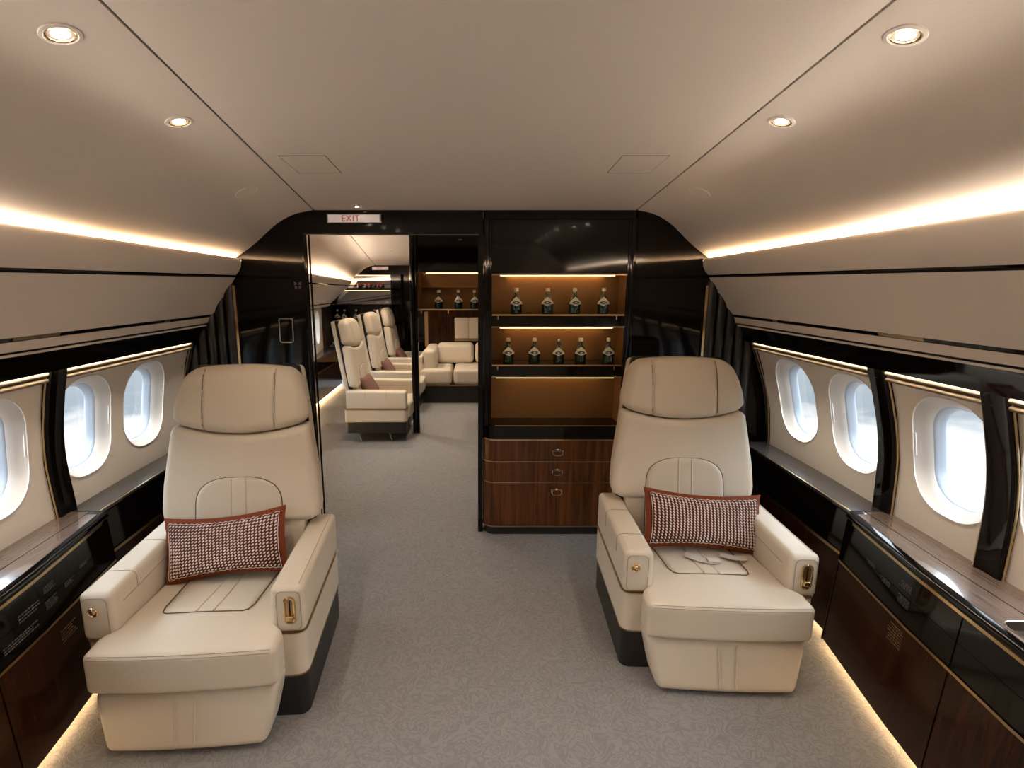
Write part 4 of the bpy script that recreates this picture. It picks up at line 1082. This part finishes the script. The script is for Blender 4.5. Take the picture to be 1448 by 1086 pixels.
# seat row
rs = make_seat('lounge_seat', main=False)
for i, yy in enumerate((5.40, 6.56, 7.72)):
    o = rs if i == 0 else copy_tree(rs)
    o.location = (-.665, yy, 0); o.rotation_euler = (0, 0, pi / 2); o.scale = (1, .87, 1)
    tag(o, ['cream leather seat in side view through the doorway, nearest of the row of three', 'cream leather seat in side view, middle of the row of three in the rear cabin', 'cream leather seat in side view, farthest of the row of three in the rear cabin'][i], 'seat', 'row of seats in the rear cabin')
g = None
for i, yy in enumerate((5.40, 6.56, 7.72)):
    r = empty('small_cushion', (-.665 - .37, yy - .04, .388)); r.rotation_euler = (-.55, .0, pi / 2); 
    tag(r, f'small dusty red cushion on the {["nearest", "middle", "farthest"][i]} seat of the rear cabin row', 'cushion', 'cushions on the rear seats')
    if i == 0:
        g = G(); n, mm = 20, 14
        for sg in (-1, 1):
            g.loft([[(lambda q: (q[0] * .78, sg * q[2] * .9, q[1] * 1.1))(pshape(-1 + 2 * a / n, -1 + 2 * j / mm)) for a in range(n + 1)] for j in range(mm + 1)], caps=False, closed=False)
        pb = g.build('cushion_body', 'plumpillow', r, weld=True, ang=80)
        pme = pb.data
    else:
        pb = bpy.data.objects.new('cushion_body', pme); COL.objects.link(pb); pb.parent = r

# post and hanging bar header
p = empty('trim_20', (-.643, 5.39, 0)); struct(p, 'dark lacquer post standing to the right of the rear seat row', 'post')
g = G(); g.rbox((0, 0, 1.03), (.058, .09, 2.05), .026, 5); g.build('post', 'black', p)
g = G(); g.rbox((.034, -.02, 1.03), (.02, .05, 2.05), .009, 4); g.build('post_bead', 'black', p)
hb = empty('hanging_bar_cabinet', (-.2, 5.4, 1.27)); tag(hb, 'lit bar niche hanging above the sofa in the rear cabin', 'cabinet')
def hp_(g, name, mat, **k):
    g.v = [(x + .2, y - 5.4, z - 1.27) for x, y, z in g.v]; return g.build(name, mat, hb, **k)
hx0, hx1 = -.615, .30
g = G(); g.box(hx0, hx1, 5.40, 5.43, 1.655, 2.06); hp_(g, 'upper_panel', 'black', bevel=.002)
g = G(); g.box(hx0, hx1, 5.68, 5.71, 1.27, 2.06); hp_(g, 'niche_back', 'niche', smooth=False)
g = G(); g.box(hx0, hx0 + .03, 5.41, 5.68, 1.27, 1.66); hp_(g, 'side_panel', 'niche', smooth=False)
g = G(); g.box(hx0, hx1, 5.41, 5.68, 1.272, 1.288); hp_(g, 'shelf', 'glassshelf', bevel=.002)
g = G(); g.box(hx0, hx1, 5.40, 5.41, 1.278, 1.292)
for x in (-.57, -.30): g.box(x, x + .012, 5.40, 5.41, 1.245, 1.28)
hp_(g, 'shelf_rail', 'gold', smooth=False)
g = G(); g.box(hx0 + .10, hx1, 5.435, 5.455, 1.640, 1.650); hp_(g, 'light_strip', 'shelf_led', smooth=False)
g = G(); g.box(hx0, hx1, 5.60, 5.68, 1.500, 1.512); hp_(g, 'inner_shelf', 'niche', smooth=False)
for i, x in enumerate((-.395, -.192, -.03)):
    place_bottle(x, 5.51, 1.2885, f'dark bottle in the lit niche above the rear sofa, {["left", "middle", "right"][i]}', 'bottles above the rear sofa', 1.25)
# wall behind the sofa
wr = empty('wall_rear_right'); struct(wr, 'dark walnut wall behind the rear sofa', 'wall')
g = G(); g.box(-.745, 1.0, 7.55, 7.60, 0, 2.1); g.build('panel', 'walnut', wr, smooth=False)
g = G(); g.box(.92, .96, YR + .02, Y3, 0, 2.1); g.build('partition', 'black', wr, smooth=False)
g = G(); g.box(-.745, -.70, 7.53, 7.55, .66, 1.15); g.build('gilt_strip', 'brass', wr, smooth=False)
pp = empty('leather_wall_panel', (-.12, 7.545, .90)); tag(pp, 'square cream leather panel on the walnut wall above the sofa', 'panel')
for x in (-.10, .10):
    g = G(); g.rbox((x, -.02, .02), (.2, .05, .30), .015, 3); g.build('leather_pad', 'leather', pp)
g = G(); g.box(-.2, .2, -.04, 0, -.16, -.135); g.build('brass_ledge', 'brass', pp, smooth=False)
# sofa
so = empty('sofa', (.0, 6.75, 0)); tag(so, 'cream leather sofa under the lit bar niche in the rear cabin', 'sofa')
g = G(); g.box(-.72, .80, .05, .75, 0, .235); g.build('plinth', 'plinth', so, bevel=.01)
g = G(); g.box(-.74, .82, .03, .76, .236, .246); g.build('gilt_trim', 'gold', so, smooth=False)
for x in (-.57, -.06, .45):
    wd = .50
    if x < -.5: x, wd = -.53, .40
    g = G(); g.rbox((x, .33, .355), (wd, .68, .21), .05, 4, (6, 8, 2)); g.build('seat_cushion', 'leather', so)
for x in (-.30, .22):
    g = G(); g.rbox((x, .58, .60), (.50, .20, .27), .06, 4, (8, 2, 4), lambda x, y, z: (x, y + z * .25, z)); g.build('back_cushion', 'leather', so)
g = G(); g.rbox((-.62, .40, .50), (.17, .70, .42), .06, 4, (2, 6, 4)); g.build('armrest', 'leather', so)
g = G(); g.rbox((-.735, .40, .42), (.05, .74, .40), .02, 3); g.build('side_cushion', 'leather', so)
for (x, y) in ((-.9, 4.3), (-.9, 5.6), (-1.1, 6.9), (-.2, 4.4), (-.2, 6.4)):  # downlights added in the rear ceiling to light this room
    o = empty('downlight', (x, y, zc2(y))); tag(o, 'recessed downlight added to light the rear cabin', 'downlight', 'added rear cabin downlights')
    g = G(); g.lathe([(.028, .003), (.036, -.003), (.042, -.002), (.042, .004)], n=24); g.build('trim_ring', 'bin', o)
    g = G(); g.lathe([(0, -.001), (.027, .001), (.027, .006), (0, .006)], n=20); g.build('lamp_lens', 'lamp', o)
    L = bpy.data.lights.new('downlight_beam', 'SPOT'); L.energy = 22; L.color = (1, .84, .66); L.spot_size = radians(120); L.spot_blend = .9; L.shadow_soft_size = .03
    lo = bpy.data.objects.new('downlight_beam', L); COL.objects.link(lo); lo.parent = o; lo.location = (0, 0, -.014)
L = bpy.data.lights.new('cove_fill_light', 'AREA'); L.shape = 'RECTANGLE'; L.size = 4.6; L.size_y = .012; L.energy = 8; L.color = (1, .93, .83); L.spread = radians(170)  # fill lamp added in the rear cove to brighten its ceiling
lo = bpy.data.objects.new('cove_fill_light', L); COL.objects.link(lo); lo.location = (-(cv2(5.8)[0] - .022), 5.8, cv2(5.8)[1] + .002)
lo.rotation_euler = Vector((-cos(radians(55)), 0, -sin(radians(55)))).to_track_quat('Z', 'Y').to_euler()
lo.rotation_euler = (Matrix.Rotation(math.atan(.78 / 5.34), 3, 'Z') @ lo.rotation_euler.to_matrix()).to_euler()
# unseen cover added over the rear cabin to seal out sky light
g = G(); g.box(-2.75, 1.1, Y2 - .02, Y3 + .1, 2.12, 2.16); g.build('light_seal_lining', 'satin', cl2, smooth=False)

# ------------------------------------------------------------------ world: bright overcast airfield
wd = bpy.data.worlds.new('World'); sc.world = wd; wd.use_nodes = True
nt = wd.node_tree; bg = nt.nodes['Background']
tc = nt.nodes.new('ShaderNodeTexCoord'); sx = nt.nodes.new('ShaderNodeSeparateXYZ'); nt.links.new(tc.outputs['Generated'], sx.inputs[0])
n = nt.nodes.new('ShaderNodeTexNoise'); n.inputs['Scale'].default_value = 9; n.inputs['Detail'].default_value = 5
mpn = nt.nodes.new('ShaderNodeMapping'); mpn.inputs['Scale'].default_value = (1, 1, 4); nt.links.new(tc.outputs['Generated'], mpn.inputs['Vector']); nt.links.new(mpn.outputs[0], n.inputs['Vector'])
ad = nt.nodes.new('ShaderNodeMath'); ad.operation = 'MULTIPLY_ADD'; ad.inputs[1].default_value = .09; nt.links.new(n.outputs['Fac'], ad.inputs[0]); nt.links.new(sx.outputs['Z'], ad.inputs[2])
cr = nt.nodes.new('ShaderNodeValToRGB'); nt.links.new(ad.outputs[0], cr.inputs['Fac'])
mr = nt.nodes.new('ShaderNodeMapRange'); mr.inputs[1].default_value = -.5; mr.inputs[2].default_value = .5; nt.links.new(ad.outputs[0], mr.inputs[0]); nt.links.new(mr.outputs[0], cr.inputs['Fac'])
els = cr.color_ramp.elements
els[0].position = 0; els[0].color = (1, 1, 1, 1); els[1].position = 1; els[1].color = (.80, .90, 1, 1)
for ps, co in ((.34, (1, 1, 1)), (.36, (.50, .57, .64)), (.43, (.60, .66, .70)), (.50, (.72, .76, .78)), (.56, (.62, .70, .78)), (.62, (.80, .88, .95)), (.75, (.90, .95, 1))):
    el = els.new(ps); el.color = (*co, 1)
nt.links.new(cr.outputs['Color'], bg.inputs['Color']); 
st = nt.nodes.new('ShaderNodeValToRGB'); nt.links.new(mr.outputs[0], st.inputs['Fac'])
se = st.color_ramp.elements
for i_, (ps, v) in enumerate(((0, .11), (.30, .11), (.36, .08), (.58, .08), (.68, .5), (1, 1.1))):
    el = se[0] if i_ == 0 else se[-1] if i_ == 5 else se.new(ps)
    el.position = ps; el.color = (v, v, v, 1)
ml = nt.nodes.new('ShaderNodeMath'); ml.operation = 'MULTIPLY'; ml.inputs[1].default_value = 7.5
nt.links.new(st.outputs['Color'], ml.inputs[0]); nt.links.new(ml.outputs[0], bg.inputs['Strength'])

for s_ in (-1, 1):
    L = bpy.data.lights.new('window_wash', 'AREA'); L.shape = 'RECTANGLE'; L.size = 4.6; L.size_y = .006; L.energy = 4.2; L.color = (1, .86, .70); L.spread = radians(120)
    lo = bpy.data.objects.new('window_wash', L); COL.objects.link(lo); lo.location = (s_ * 1.600 - .03, .72, 1.2265)
    lo.rotation_euler = Vector((-s_ * .30, 0, .95)).to_track_quat('Z', 'Y').to_euler()
    # fill lamps added behind the bin lips to brighten the ceiling
    L = bpy.data.lights.new('cove_fill_light', 'AREA'); L.shape = 'RECTANGLE'; L.size = 4.5; L.size_y = .010; L.energy = 10; L.color = (1, .93, .83); L.spread = radians(170)
    lo = bpy.data.objects.new('cove_fill_light', L); COL.objects.link(lo); lo.location = (s_ * 1.328 - .03, .75, cove(.75)[1] + .0005)
    lo.rotation_euler = Vector((s_ * cos(radians(58)), 0, -sin(radians(58)))).to_track_quat('Z', 'Y').to_euler()

# ------------------------------------------------------------------ camera
F = 750.0
cam = bpy.data.cameras.new('camera'); cam.sensor_width = 36; cam.sensor_fit = 'HORIZONTAL'; cam.lens = F * 36 / 1448; cam.shift_x = 49 / 1448
cam.clip_start = .05
co = bpy.data.objects.new('camera', cam); COL.objects.link(co); co.location = (0, 0, 1.55)
co.rotation_euler = (pi / 2 - math.atan(143 / F), 0, 0); sc.camera = co
sc.view_settings.view_transform = 'Standard'; sc.view_settings.look = 'None'; sc.view_settings.exposure = 0.95; sc.view_settings.gamma = 1
sc.view_settings.use_curve_mapping = False
sc.cycles.use_denoising = True; sc.cycles.max_bounces = 10; sc.cycles.diffuse_bounces = 5; sc.cycles.glossy_bounces = 5
sc.cycles.sample_clamp_indirect = 6
bpy.context.view_layer.update()
